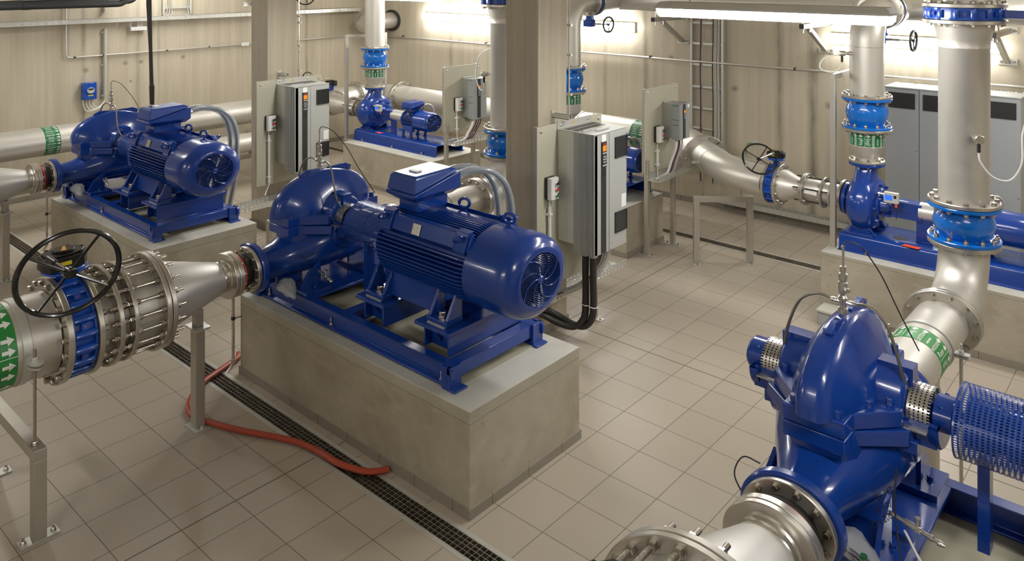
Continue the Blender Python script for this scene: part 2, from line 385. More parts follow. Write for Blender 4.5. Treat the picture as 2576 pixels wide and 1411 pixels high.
# ------------------------------------------------------------------ big split-case pump sets (axis along x)
XA, YC, ZC, ZS = -4.77, 3.383, 1.13, .865
DB, DC = -3.59, 3.645
def big_pump():
    x, y = XA, YC
    t = thing('split_case_pump', '', 'pump', (x, y, .675), 'horizontal split-case pumps')
    # lower casing: lofted nozzles and volute
    sec = [(2.815, .118, .1, .865), (2.88, .118, .1, .866), (2.97, .13, .108, .87), (3.06, .165, .128, .885), (3.15, .21, .15, .91), (3.25, .25, .17, .935), (YC, .27, .18, .95)]
    rings = [ell_ring((x, yy, zz), rx, rz, 40, 2.3) for yy, rx, rz, zz in sec]
    rings += [ell_ring((x, 2*YC-yy, zz), rx*.92, rz*.95, 40, 2.3) for yy, rx, rz, zz in reversed(sec[:-1])]
    b = MB().loft(rings)
    b.loft([ell_ring((x, YC-.36, 1.07), .02, .05, 32, 2.4)] + [ell_ring((x, YC+yy, .99), .155*k, .26*k2, 32, 2.4) for yy, k, k2 in ((-.34, .6, .6), (-.29, .85, .8), (-.2, 1, .95), (0, 1, 1), (.2, 1, .95), (.29, .85, .8), (.34, .6, .6))] + [ell_ring((x, YC+.36, 1.07), .02, .05, 32, 2.4)])
    b.lathe((x, YC, 1.03), (1, 0, 0), [(-.29, .1), (-.28, .13), (-.1, .15), (.1, .15), (.28, .13), (.29, .1)], 32)
    for s in (-1, 1):
        b.prism([(x+s*.05-.012, .7), (x+s*.05+.012, .7), (x+s*.05+.012, .9), (x+s*.05-.012, .9)], 'y', 2.95, 3.15)
        b.box(x-.05, x-.03, YC+s*.3-.03, YC+s*.3+.03, .9, 1.06)
    low = part('lower_casing', b, 'blue', t, bev=.004)
    # feet
    for s in (-1, 1):
        f = MB().box(x-.3, x+.3, YC+s*.26-.1, YC+s*.26+.1, .675, .7)
        for sx in (-.22, 0, .22): f.prism([(YC+s*.36, .7), (YC+s*.2, .7), (YC+s*.2, .86), (YC+s*.3, .8)], 'x', x+sx-.01, x+sx+.01)
        f.hexes((x, YC+s*.26, .7), (0, 0, 1), .25, 2, .013, .016, 0)
        part('foot', f, 'blue', t, bev=.003)
    # split flanges
    def outline(k=1, ext=0):
        h = [(.118, -.383-ext), (.118, -.292), (.25*k, -.152), (.25*k, -.128), (.2, -.09), (.2, .09), (.25*k, .128), (.25*k, .152), (.118, .292), (.118, .383+ext)]
        return [(x+a, y+c) for a, c in h]+[(x-a, y+c) for a, c in reversed(h)]
    part('lower_split_flange', MB().prism(outline(1.12), 'z', 1.035, 1.094).box(x-.3, x+.3, YC-.135, YC+.135, 1.0, 1.05), 'blue', low, bev=.005)
    u = MB()
    # dome: superellipsoid volute with a rim ridge
    nr, na = 30, 20
    rings = []
    Ry, Rz, W = .40, .268, .18
    for i in range(nr+1):
        th = pi*i/nr; cyy, szz = -cos(th), sin(th); row = []
        for j in range(na+1):
            f = -1+2*j/na; xx = W*f
            T = ((0, 1), (.2, .995), (.3, .96), (.4, .88), (.6, .72), (.8, .5), (.93, .25), (1, 0)); af = abs(f)
            k_ = max(i_ for i_ in range(7) if af >= T[i_][0]-1e-9); q = T[k_][1]+(T[k_+1][1]-T[k_][1])*(af-T[k_][0])/(T[k_+1][0]-T[k_][0])
            row.append((x+xx*(1-.12*szz), y-.03+Ry*q*cyy, 1.15+Rz*q*abs(szz)**.9))
        rings.append(row)
    vs = [p for r in rings for p in r]; m = na+1
    u.add(vs, [(i*m+j, i*m+j+1, (i+1)*m+j+1, (i+1)*m+j) for i in range(nr) for j in range(na)])
    # stuffing-box humps with flat pads
    u.lathe((x, YC, 1.15), (1, 0, 0), [(-.245, 0), (-.245, .118), (-.23, .132), (-.02, .15), (.02, .15), (.23, .132), (.245, .118), (.245, 0)], 32)
    for s in (-1, 1):
        u.box(x+s*.17-.09, x+s*.17+.09, YC-.035, YC+.035, 1.2, 1.277)
    up = part('upper_casing', u, 'blue', t, ang=50)
    f = MB().prism(outline(), 'z', 1.096, 1.16)
    part('upper_split_flange', f, 'blue', up, bev=.006)
    # lifting rib over the dome
    r = MB()
    for s in (-1, 1):
        r.prism([(YC+s*.02, 1.40), (YC+s*.2, 1.36), (YC+s*.22, 1.405), (YC+s*.165, 1.43), (YC+s*.02, 1.425)], 'x', x-.012, x+.012)
        r.lathe((x-.016, YC+s*.19, 1.395), (1, 0, 0), [(0, .012), (.032, .012)], 12)
    part('lifting_lug', r, 'blue', up, bev=.002)
    bo = MB()
    for sx, sy in ((.085, -.35), (-.085, -.35), (.06, -.27), (-.06, -.27), (.205, -.13), (-.205, -.13), (.15, -.2), (.085, .35), (-.085, .35), (.085, .25), (-.085, .25), (.205, .13), (-.205, .13)):
        bo.hexes((x+sx, YC+sy, 1.16), (0, 0, 1), 0, 1, .017, .024)
    part('flange_bolts', bo, 'blue', up)
    d = MB()
    for sx, sy in ((.15, -.155), (-.15, -.155), (.15, .155), (-.15, .155)): d.lathe((x+sx, YC+sy, 1.159), (0, 0, 1), [(0, .011), (.0015, .011)], 14)
    part('dowel_hole', d, 'dark', up)
    # nozzle flanges
    for s in (-1, 1):
        yo = YC+s*.603
        fl = MB().lathe((x, yo, ZS), (0, -s, 0), [(0, 0), (0, .184), (.006, .19), (.036, .19), (.042, .184), (.042, .13), (.07, .118)], 56)
        part('suction_flange' if s < 0 else 'discharge_flange', fl, 'blue', t)
    # cast marks on the suction branch
    tx = MB()
    for i, s_ in enumerate(('20 147', 'N 100', 'DN 200')):
        flat_text(tx, s_, .038, (x+.238, 3.06-.01*i, .925-.043*i), (.28, .85, .02), (-.35, .0, .80))
    # bearing housings, glands
    for s in (-1, 1):
        bh = MB().lathe((x+s*.335, YC, ZC), (s, 0, 0), [(0, .04), (.003, .078), (.065, .078), (.075, .07), (.085, .04), (.085, 0)], 32)
        bh.lathe((x+s*.335, YC, ZC-.012), (s, 0, 0), [(0, 0), (0, .128), (.03, .135), (.036, .128), (.036, 0)], 36, 180, 360)
        bh.box(min(x+s*.2, x+s*.36), max(x+s*.2, x+s*.36), YC-.1, YC-.078, ZC-.1, ZC-.015)
        bh.box(min(x+s*.2, x+s*.36), max(x+s*.2, x+s*.36), YC+.078, YC+.1, ZC-.1, ZC-.015)
        bh.hexes((x+s*.3, YC, ZC), (s, 0, 0), .06, 4, .006, .006) if s > 0 else None
        for k in range(4):
            a = radians(45+90*k); bh.lathe((x+s*.36, YC+cos(a)*.072, ZC+sin(a)*.072*OV), (0, cos(a), sin(a)), [(0, .008), (.012, .008)], 8)
        part('bearing_housing', bh, 'blue', t, bev=.002)
        # perforated gland guard: curved strip with square openings
        g = MB(); na2, nx = 30, 7; R = .098; x0, x1 = x+s*.25, x+s*.333
        e1, e2 = frame((1, 0, 0))
        cols = [0, .12, .19, .31, .38, .5, .57, .69, .76, .88, 1.0]
        P = lambda a, fx: Vector((x0+(x1-x0)*fx, YC, ZC))+(e1*cos(a)+e2*sin(a))*R
        for k in range(na2):
            a0 = radians(-25+230*k/na2); a1 = radians(-25+230*(k+.55)/na2); a2 = radians(-25+230*(k+1)/na2)
            for j in range(10):
                quads = [(a0, a1, cols[j], cols[j+1])] if j % 2 == 0 else []
                quads.append((a1, a2, cols[j], cols[j+1]))
                for qa, qb, fa, fb in quads: g.add([P(qa, fa), P(qb, fa), P(qb, fb), P(qa, fb)], [(0, 1, 2, 3)])
        for sy in (-1, 1): g.box(min(x0, x1), max(x0, x1), YC+sy*.115-.022, YC+sy*.115+.022, ZC-.04, ZC-.034)
        part('gland_guard', g, 'steel', t, 'perforated bright steel gland guard')
        part('gland', MB().lathe((x+s*.2, YC, ZC), (s, 0, 0), [(0, .085), (.05, .085), (.05, .05), (.09, .045)], 28), 'dark', t)
    part('cast_mark', tx, 'dark', low, smooth=False)
    return t
def vent_set():
    x, y, z = XA, YC-.05, 1.415
    t = thing('vent_fitting', '', 'fitting', (x, y, z), 'sensor fittings on top of the big pumps')
    b = MB().lathe((x, y, z-.01), (0, 0, 1), [(0, .014), (.03, .014), (.03, .02), (.045, .02), (.05, .014), (.075, .016), (.085, .02), (.09, .02), (.1, .013), (.115, .019), (.15, .019), (.155, .014), (.165, .018), (.185, .018), (.19, .011), (.205, .013), (.215, .013), (.218, .005), (.30, .005), (.30, 0)], 14)
    b.lathe((x-.055, y, z+.062), (1, 0, 0), [(0, .006), (.012, .012), (.03, .012), (.03, .009), (.08, .009), (.08, .012), (.098, .012), (.11, .006)], 10)
    b.lathe((x, y, z+.12), (.7, -.7, 0), [(0, .008), (.035, .008), (.035, .011), (.042, .011)], 8)
    part('ball_valve', b, 'steel', t)
    for s in (-1, 1):
        p = spline([(x+s*.05, y, z+.064), (x+s*.1, y-.01, z+.072), (x+s*.17, y-.02, z+.03), (x+s*.215, y-.03, z-.08), (x+s*.235, y-.02, z-.17), (x+s*.25, y+.0, z-.215)], 8)
        part('flushing_hose', MB().tube(p, .0065, 8), 'braid', t)
    p = spline([(x, y, z+.29), (x+.012, y+.02, z+.305), (x+.05, y+.08, z+.27), (x+.1, y+.16, z+.15), (x+.15, y+.24, z-.02), (x+.2, y+.34, z-.2)], 8)
    part('sensor_cable', MB().tube(p, .003, 6), 'cable', t)
    return t
def base_frame():
    x0, x1, y0, y1 = -5.045, -3.09, 3.0, 3.766
    t = thing('base_frame', '', 'machine base', (XA, YC, .555), 'welded base frames under the big pumps')
    for s, ye in ((1, y0), (-1, y1)):
        a = ye; b = ye+s*.075
        p = [(a, .56), (b, .56), (b, .57), (a+s*.045, .575), (a+s*.045, .663), (b, .666), (b, .676), (a+s*.012, .676), (a+s*.03, .66), (a+s*.03, .58), (a, .572)]
        part('rail', MB().prism(p, 'x', x0, x1-.0), 'blue', t, bev=.002)
    c = MB()
    for xc in (x0+.03, -4.62, -4.1, x1-.045):
        c.box(xc-.04, xc+.04, y0+.06, y1-.06, .6, .674)
    c.box(-5.0, -4.45, y0+.05, y1-.05, .655, .675)
    parts('cross_member', c, 'blue', t, bev=.003)
    for xa, xb, ya, yb in ((-4.0, -3.73, 3.06, 3.71), (-3.45, -3.165, 3.06, 3.71)):
        m = MB().box(xa, xb, ya, yb, .795, .815)
        for yy in (3.15, 3.615): m.box(xa+.055, xb-.02, yy-.006, yy+.006, .674, .795)
        m.box(xa+.05, xa+.062, ya+.03, yb-.03, .674, .795).box(xb-.03, xb-.018, ya+.02, yb-.02, .674, .795)
        for s in (-1, 1): m.prism([(3.15 if s < 0 else 3.615, .79), (YC+s*.30, .79), (3.15 if s < 0 else 3.615, .69)], 'x', (xa+xb)/2-.006, (xa+xb)/2+.006)
        part('motor_pedestal', m, 'blue', t, bev=.002)
    for xe, s in ((x0, 1), (x1, -1)):
        for ye, q in ((y0, 1), (y1, -1)):
            yo = ye-q*.015
            k = MB()
            hook = [(xe-s*.0, .565), (xe+s*.055, .565), (xe+s*.055, .68), (xe-s*.005, .68), (xe-s*.025, .665), (xe-s*.03, .62), (xe-s*.022, .605), (xe-s*.014, .612), (xe-s*.012, .635), (xe+s*.003, .645), (xe+s*.016, .63), (xe+s*.016, .6)]
            k.prism(hook, 'y', min(yo, yo+q*.02), max(yo, yo+q*.02))
            k.box(xe-.012, xe+.012, min(yo, yo+q*.09), max(yo, yo+q*.09), .565, .68)
            k.box(xe-.05, xe+.05, min(yo, yo+q*.1), max(yo, yo+q*.1), .556, .566)
            part('lifting_foot', k, 'blue', t, bev=.002)
    b = MB()
    for xb in (x0+.13, -4.2, x1-.09):
        for ye in (y0+.022, y1-.022): b.hexes((xb, ye, .572), (0, 0, 1), 0, 1, .013, .015, stud=.035)
    part('anchor_bolts', b, 'bolt', t)
    part('grout_bed', MB().box(x0+.02, x1+.012, y0+.015, y1-.015, .5553, .5605), 'grout', t)
    return t
M['bluerough'] = paint('textured_blue_paint', '#143f96', .42, .5)
M['grout'] = simple('grout', '#a39d88', .8)
def big_motor():
    x0, x1 = -3.93, -3.085; y, z = YC, ZC
    t = thing('electric_motor', '', 'electric motor', ((x0+x1)/2, y, .82), 'electric motors of the big pumps')
    b = MB().lathe((x0, y, z), (1, 0, 0), [(-.13, 0), (-.13, .032), (-.03, .032), (-.03, .09), (-.015, .17), (0, .2), (.012, .232), (.03, .232), (.04, .205), (.83, .205), (.845, .23), (.85, .23)], 56)
    for k in range(12):
        a = radians(15+30*k); c = Vector((x0+.0, y+cos(a)*.222, z+sin(a)*.222*OV)); b.lathe(c, (-1, 0, 0), [(-.03, .02), (.012, .016), (.014, .008), (.026, .008)], 8)
    body = part('frame', b, 'blue', t)
    f = MB()
    e1, e2 = frame((1, 0, 0))
    angs = [-52+8.2*k for k in range(10)]+[127+8.2*k+0 for k in range(0)]
    sides = [a for a in range(-50, 31, 6)]
    for a in sides+[180-a for a in sides]+[a for a in range(48, 74, 4)]+[180-a for a in range(48, 74, 4)]+list(range(76, 106, 4)):
        top = 44 < a < 136
        a = radians(a); n = e1*cos(a)+e2*sin(a); ta = (e2*cos(a)-e1*sin(a))*.0036
        if top:      # upper fins stand upright
            n2 = n*.2; up_ = Vector((0, 0, .045)); o = Vector((0, y, z))+n2
            tip = Vector((0, y, z))+n*.276; base = Vector((0, y, z))+n*.2
        else:
            base = Vector((0, y, z))+n*.2; tip = Vector((0, y, z))+n*.275
        vs = []
        for xx, q in ((x0+.035, .6), (x0+.075, 1), (x1-.075, 1), (x1-.02, .75)):
            tp = base.lerp(tip, q)
            for p in (base-ta, base+ta, tp+ta, tp-ta): vs.append((xx, p.y, p.z))
        f.add(vs, [(0, 1, 2, 3), (15, 14, 13, 12)]+[(4*i+k, 4*i+4+k, 4*i+4+(k+1) % 4, 4*i+(k+1) % 4) for i in range(3) for k in range(4)])
    part('cooling_fins', f, 'blue', body, smooth=False)
    # flat pads carrying the rating plate and eyes
    for s in (-1, 1):
        yy = y+s*.2
        p = MB().prism([(y+s*.17, 1.262), (y+s*.216, 1.246), (y+s*.222, 1.252), (y+s*.19, 1.335), (y+s*.165, 1.345)], 'x', x0+.06, x1-.03)
        for xx in (x0+.06, x1-.14): p.prism([(y+s*.17, 1.24), (y+s*.236, 1.24), (y+s*.236, 1.262), (y+s*.2, 1.35), (y+s*.16, 1.36)], 'x', xx, xx+.095)
        part('side_pad', p, 'blue', body, bev=.003)
        for xx in (x0+.1, x1-.085):
            e = MB(); c = Vector((xx, y+s*.243, 1.323)); ax = Vector((s*.45 if s < 0 else .45, .3*s, .3))
            e.torus(c, (.75, s*.35, -.45), .027, .0085, 20, 8).lathe((xx, y+s*.205, 1.29), (0, s*.6, .8), [(0, .017), (.012, .017), (.02, .011)], 12)
            part('eye_bolt', e, 'blue', t)
    part('rating_plate', MB().add([(x0+.34, y-.2235, 1.258), (x0+.41, y-.2235, 1.258), (x0+.41, y-.203, 1.318), (x0+.34, y-.203, 1.318)], [(0, 1, 2, 3)]), 'steel', body, 'bright metal rating plate', smooth=False)
    e = MB()
    for xx in (x1+.03,):
        e.torus((xx+.02, y+.04, 1.405), (.35, -.75, 0), .034, .0105, 24, 8).lathe((xx+.02, y+.04, 1.33), (0, 0, 1), [(0, .02), (.035, .02), (.045, .012)], 12)
    e.torus((-3.49, y+.13, 1.385), (.35, -.75, 0), .034, .0105, 24, 8).lathe((-3.49, y+.13, 1.32), (0, 0, 1), [(0, .02), (.03, .02)], 12)
    part('eye_bolt', e, 'blue', t)
    # feet
    for s in (-1, 1):
        g = MB()
        yo = y+s*.255
        for xx in (-3.865, -3.305):
            g.box(xx-.085, xx+.085, min(yo-s*.1, yo+s*.03), max(yo-s*.1, yo+s*.03), .822, .848)
            for q in (-.07, .07): g.prism([(yo+s*.02, .848), (yo-s*.1, .848), (yo-s*.1, 1.0), (yo-s*.055, .98)], 'x', xx+q-.012, xx+q+.012)
        g.prism([(yo-s*.035, .84), (yo-s*.09, .84), (yo-s*.085, 1.0), (yo-s*.06, .995)], 'x', -3.8, -3.36)
        part('foot', g, 'blue', t, bev=.004)
        w = MB()
        for xx in (-3.865, -3.305): w.hexes((xx, yo-s*.02, .848), (0, 0, 1), 0, 1, .02, .026)
        part('foot_bolts', w, 'bolt', t)
        w = MB()
        for xx in (-3.865, -3.305): w.box(xx-.07, xx+.07, min(yo-s*.09, yo+s*.035), max(yo-s*.09, yo+s*.035), .815, .822)
        part('shim', w, 'galv', t)
    # fan cover
    xe = -2.765
    c = MB().lathe((xe, y, z), (-1, 0, 0), [(.012, .17), (0, .172), (0, .199), (.004, .206), (.012, .222), (.03, .249), (.06, .267), (.1, .276), (.15, .277), (.34, .275), (.345, .275), (.345, .262), (.1, .245), (.03, .2)], 72, cap=False)
    part('fan_cover', c, 'blue', t, ang=40)
    g = MB()
    nr = 13
    for k in range(nr):
        r = .03+.14*k/(nr-1); g.torus((xe-.004, y, z), (1, 0, 0), r, .0024, 48, 5)
    e1, e2 = frame((1, 0, 0))
    for k in range(8):
        pts = []
        for j in range(9):
            r = .02+.153*j/8; a = 2*pi*k/8+.35+(.95*(j/8)**1.2)*(-1)
            pts.append(Vector((xe-.001, y, z))+(e1*cos(a)+e2*sin(a))*r)
        g.tube(pts, .0036 if k % 2 == 0 else .0026, 5)
    g.lathe((xe-.008, y, z), (1, 0, 0), [(0, .026), (.008, .026), (.014, .018), (.01, .006), (.01, 0)], 20)
    fc = [o for o in t.children if o.name.startswith('fan_cover')][0]
    part('fan_grille', g, 'blue', fc)
    fan = MB().lathe((xe-.03, y, z), (1, 0, 0), [(-.03, 0), (-.03, .16), (-.02, .16), (-.02, 0)], 36)
    for k in range(9):
        a = 2*pi*k/9; n = e1*cos(a)+e2*sin(a); fan.bar(Vector((xe-.04, y, z))+n*.05, Vector((xe-.04, y, z))+n*.155, .004, .025, (1, 0, 0))
    part('fan', fan, 'dark', fc)
    s = MB()
    for k in range(6):
        a = radians(30+60*k); s.lathe(Vector((xe-.325, y, z))+(e1*cos(a)+e2*sin(a))*.262, e1*cos(a)+e2*sin(a), [(0, .007), (.005, .007)], 8)
        s.lathe(Vector((xe-.002, y, z))+(e1*cos(a)+e2*sin(a))*.187, (1, 0, 0), [(0, .004), (.003, .004)], 8)
    part('screws', s, 'strip', fc)
    # terminal box
    b = MB()
    bx0, bx1, by0, by1 = -3.872, -3.598, 3.195, 3.59
    b.box(bx0+.05, bx1-.05, by0+.07, by1-.07, 1.345, 1.42)
    lo = [(bx0+.045, by0+.045, 1.415), (bx1-.045, by0+.045, 1.415), (bx1-.045, by1-.03, 1.415), (bx0+.045, by1-.03, 1.415)]
    mid = [(bx0, by0, 1.452), (bx1, by0, 1.452), (bx1, by1, 1.452), (bx0, by1, 1.452)]
    tp = [(bx0, by0, 1.47), (bx1, by0, 1.47), (bx1, by1, 1.556), (bx0, by1, 1.556)]
    b.loft([lo, mid, tp])
    tb = part('terminal_box', b, 'blue', t, bev=.006, smooth=False)
    l = MB().loft([[(bx0+.006, by0+.004, 1.474), (bx1-.006, by0+.004, 1.474), (bx1-.006, by1-.01, 1.56), (bx0+.006, by1-.01, 1.56)],
                   [(bx0+.02, by0+.022, 1.567), (bx1-.02, by0+.022, 1.567), (bx1-.02, by1-.03, 1.573), (bx0+.02, by1-.03, 1.573)],
                   [(bx0+.035, by0+.04, 1.577), (bx1-.035, by0+.04, 1.577), (bx1-.035, by1-.05, 1.583), (bx0+.035, by1-.05, 1.583)]])
    part('lid', l, 'bluerough', tb, bev=.008, smooth=False)
    part('box_label', MB().box(-3.77, -3.70, 3.3, 3.345, 1.578, 1.587), 'label', tb, 'small white label on the lid', smooth=False)
    # cable screw connections on the far side
    gl = MB()
    for xx in (-3.80, -3.68): gl.lathe((xx, by1-.005, 1.5), (0, 1, 0), [(0, .03), (.02, .03), (.022, .026), (.05, .026)], 12)
    part('cable_gland', gl, 'steel', tb)
    return t
def coupling_guard():
    x0, x1 = XA+.42, -3.965; R = .155; e1, e2 = frame((1, 0, 0))
    t = thing('coupling_guard', '', 'coupling guard', ((x0+x1)/2, YC, .675), 'perforated coupling guards')
    g = MB(); nx, na = 22, 84
    P = lambda a, xx, r=R: Vector((xx, YC, ZC))+(e1*cos(a)+e2*sin(a))*r
    w = (x1-x0)/nx
    for i in range(nx):
        xa, xb, xc = x0+w*i, x0+w*(i+.42), x0+w*(i+1)
        for k in range(na):
            a0, a1, a2 = (2*pi*(k+q)/na for q in (0, .42, 1))
            g.add([P(a0, xa), P(a2, xa), P(a2, xb), P(a0, xb)], [(0, 1, 2, 3)])
            g.add([P(a0, xb), P(a1, xb), P(a1, xc), P(a0, xc)], [(0, 1, 2, 3)])
    g.ring((x0, YC, ZC), (1, 0, 0), 0, .006, R-.003, R+.002, 60).ring((x1, YC, ZC), (1, 0, 0), -.006, 0, R-.003, R+.002, 60)
    part('perforated_sleeve', g, 'guardblue', t, smooth=False)
    part('coupling', MB().lathe((x0-.03, YC, ZC), (1, 0, 0), [(0, .03), (.06, .03), (.06, .1), (.16, .1), (.16, .08), (.19, .08), (.19, .1), (.3, .1), (.3, .035), (.4, .035)], 28), 'blue', t)
    b = MB()
    for xx in (x0+.08, x1-.08): b.box(xx-.02, xx+.02, YC-.03, YC+.03, .675, ZC-R*OV+.01)
    part('bracket', b, 'blue', t)
    return t
M['guardblue'] = paint('guard_blue_paint', '#2c4fa0', .22)
def drain_cock():
    x, y, z = XA+.24, 3.17, .80
    t = thing('drain_cock', '', 'small valve', (x, y, z), 'drain cocks on the big pumps')
    b = MB().lathe((x-.03, y, z), (1, -.15, -.1), [(0, .009), (.07, .009), (.07, .013), (.1, .015), (.13, .013), (.13, .009), (.16, .009), (.16, .012), (.172, .012), (.176, .008), (.19, .008), (.19, .012), (.2, .012), (.215, .006)], 12)
    b.lathe((x+.085, y-.012, z-.008), (0, 0, 1), [(0, .007), (.03, .007), (.03, .011), (.036, .011)], 10)
    part('cock_body', b, 'steel', t)
    return t
def wrapped_bag():
    t = MB(); random.seed(11)
    x, y, z = XA+.075, 2.99, .745
    ring = []
    for i in range(9):
        f = i/8; w = .01+.055*sin(pi*min(1, f*1.02))*(1.2-.5*f); row = []
        for k in range(14):
            a = 2*pi*k/14; rr = w*(1+random.uniform(-.22, .22))
            row.append((x+.21*f, y-.02-.03*f+cos(a)*rr, z-.05*f*f+sin(a)*rr*.7))
        ring.append(row)
    return t.loft(ring)
# ------------------------------------------------------------------ pipe fittings
def flange(o, d, t0, t1, R, ri=0, seg=56):
    m = MB()
    b = .0035
    m.lathe(o, d, [(t0, ri), (t0, R-b), (t0+b, R), (t1-b, R), (t1, R-b), (t1, ri)], seg, close=True) if ri else m.lathe(o, d, [(t0, 0), (t0, R-b), (t0+b, R), (t1-b, R), (t1, R-b), (t1, 0)], seg)
    return m
def bolts(mb, o, d, t, R, n, size, h, stud=0, ph=.5):
    return mb.hexes(Vector(o)+Vector(d).normalized()*t, d, R, n, size, h, ph, stud)
def band(parent, o, d, R, w, unit, mat, words, phi0=0., fine=True):
    """coloured pipe marker wrapped round a pipe: arrows at the +d edge, words reading along the pipe"""
    o = Vector(o); d = Vector(d).normalized(); sa = OV if abs(d.z) > .5 else 1.
    part('pipe_marker', MB().ring(o, d, -w/2*sa, w/2*sa, R-.001, R+.0012, 64), mat, parent, 'green pipe marker with white arrows and words')
    e1, e2 = frame(d); L = MB()
    n = max(2, round(2*pi*R/unit)); h = 2*pi*R/n
    def P(s, c, k):
        a = phi0+(k*h+c)/R; return o+d*(s*sa)+(e1*cos(a)+e2*sin(a))*(R+.0022)
    def poly(pts, k): L.add([P(s, c, k) for s, c in pts], [tuple(range(len(pts)))])
    for k in range(n):
        rows = [(.11, 0, words[0]), (.31, 0, words[1]), (.62, 1, words[1]), (.84, 1, words[0])]
        for f, flip, txt in rows:
            c = f*h; a = h*.075; s1 = w*.47; s0 = w*.24
            poly([(s0, c-a*.45), (s1-a*1.35, c-a*.45), (s1-a*1.35, c-a*1.15), (s1, c), (s1-a*1.35, c+a*1.15), (s1-a*1.35, c+a*.45), (s0, c+a*.45)], k)
            v, fc = text_mesh(txt, h*.2)
            sg = -1 if flip else 1
            L.add([P(-w*.13+sg*p.x, c+sg*p.y, k) for p in v], fc)
        for f, s0, s1 in ((.0, -.49, .49), (.455, -.4, .1), (.478, -.4, .1)):
            poly([(w*s0, f*h-h*.006), (w*s1, f*h-h*.006), (w*s1, f*h+h*.006), (w*s0, f*h+h*.006)], k)
    mk = [c for c in parent.children if c.name.startswith('pipe_marker')][-1]
    part('lettering', L, 'letter', mk, smooth=False)
def clamp_ring(mb, o, d, R, w=.03, ears=(0, 180), ear=.05, th=.006):
    mb.ring(o, d, -w/2, w/2, R, R+th, 48)
    e1, e2 = frame(d)
    for a in ears:
        n = e1*cos(radians(a)); p = Vector(o)+n*(R+ear*.45)
        for s in (-1, 1):
            c = p+Vector((0, 0, s*.008)); dd = Vector(d).normalized()
            mb.bar(c-n.normalized()*ear*.6, c+n.normalized()*ear*.6, w*1.25, .005)
    return mb
def handwheel(mb, c, n, R, tube, spokes=4, ph=.5, hub=.02, dish=0.):
    n = Vector(n).normalized(); e1, e2 = frame(n); c = Vector(c)
    mb.torus(c, n, R, tube, 56, 10)
    for k in range(spokes):
        a = 2*pi*(k+ph)/spokes; v = e1*cos(a)+e2*sin(a)
        mb.tube([c-n*dish+v*hub*.5, c-n*dish*.6+v*R*.5, c+v*R], tube*.55, 8)
    return mb.lathe(c-n*(dish+hub*.6), n, [(0, hub*.8), (0, hub), (hub*1.2, hub), (hub*1.35, hub*.7), (hub*1.35, 0)], 20)
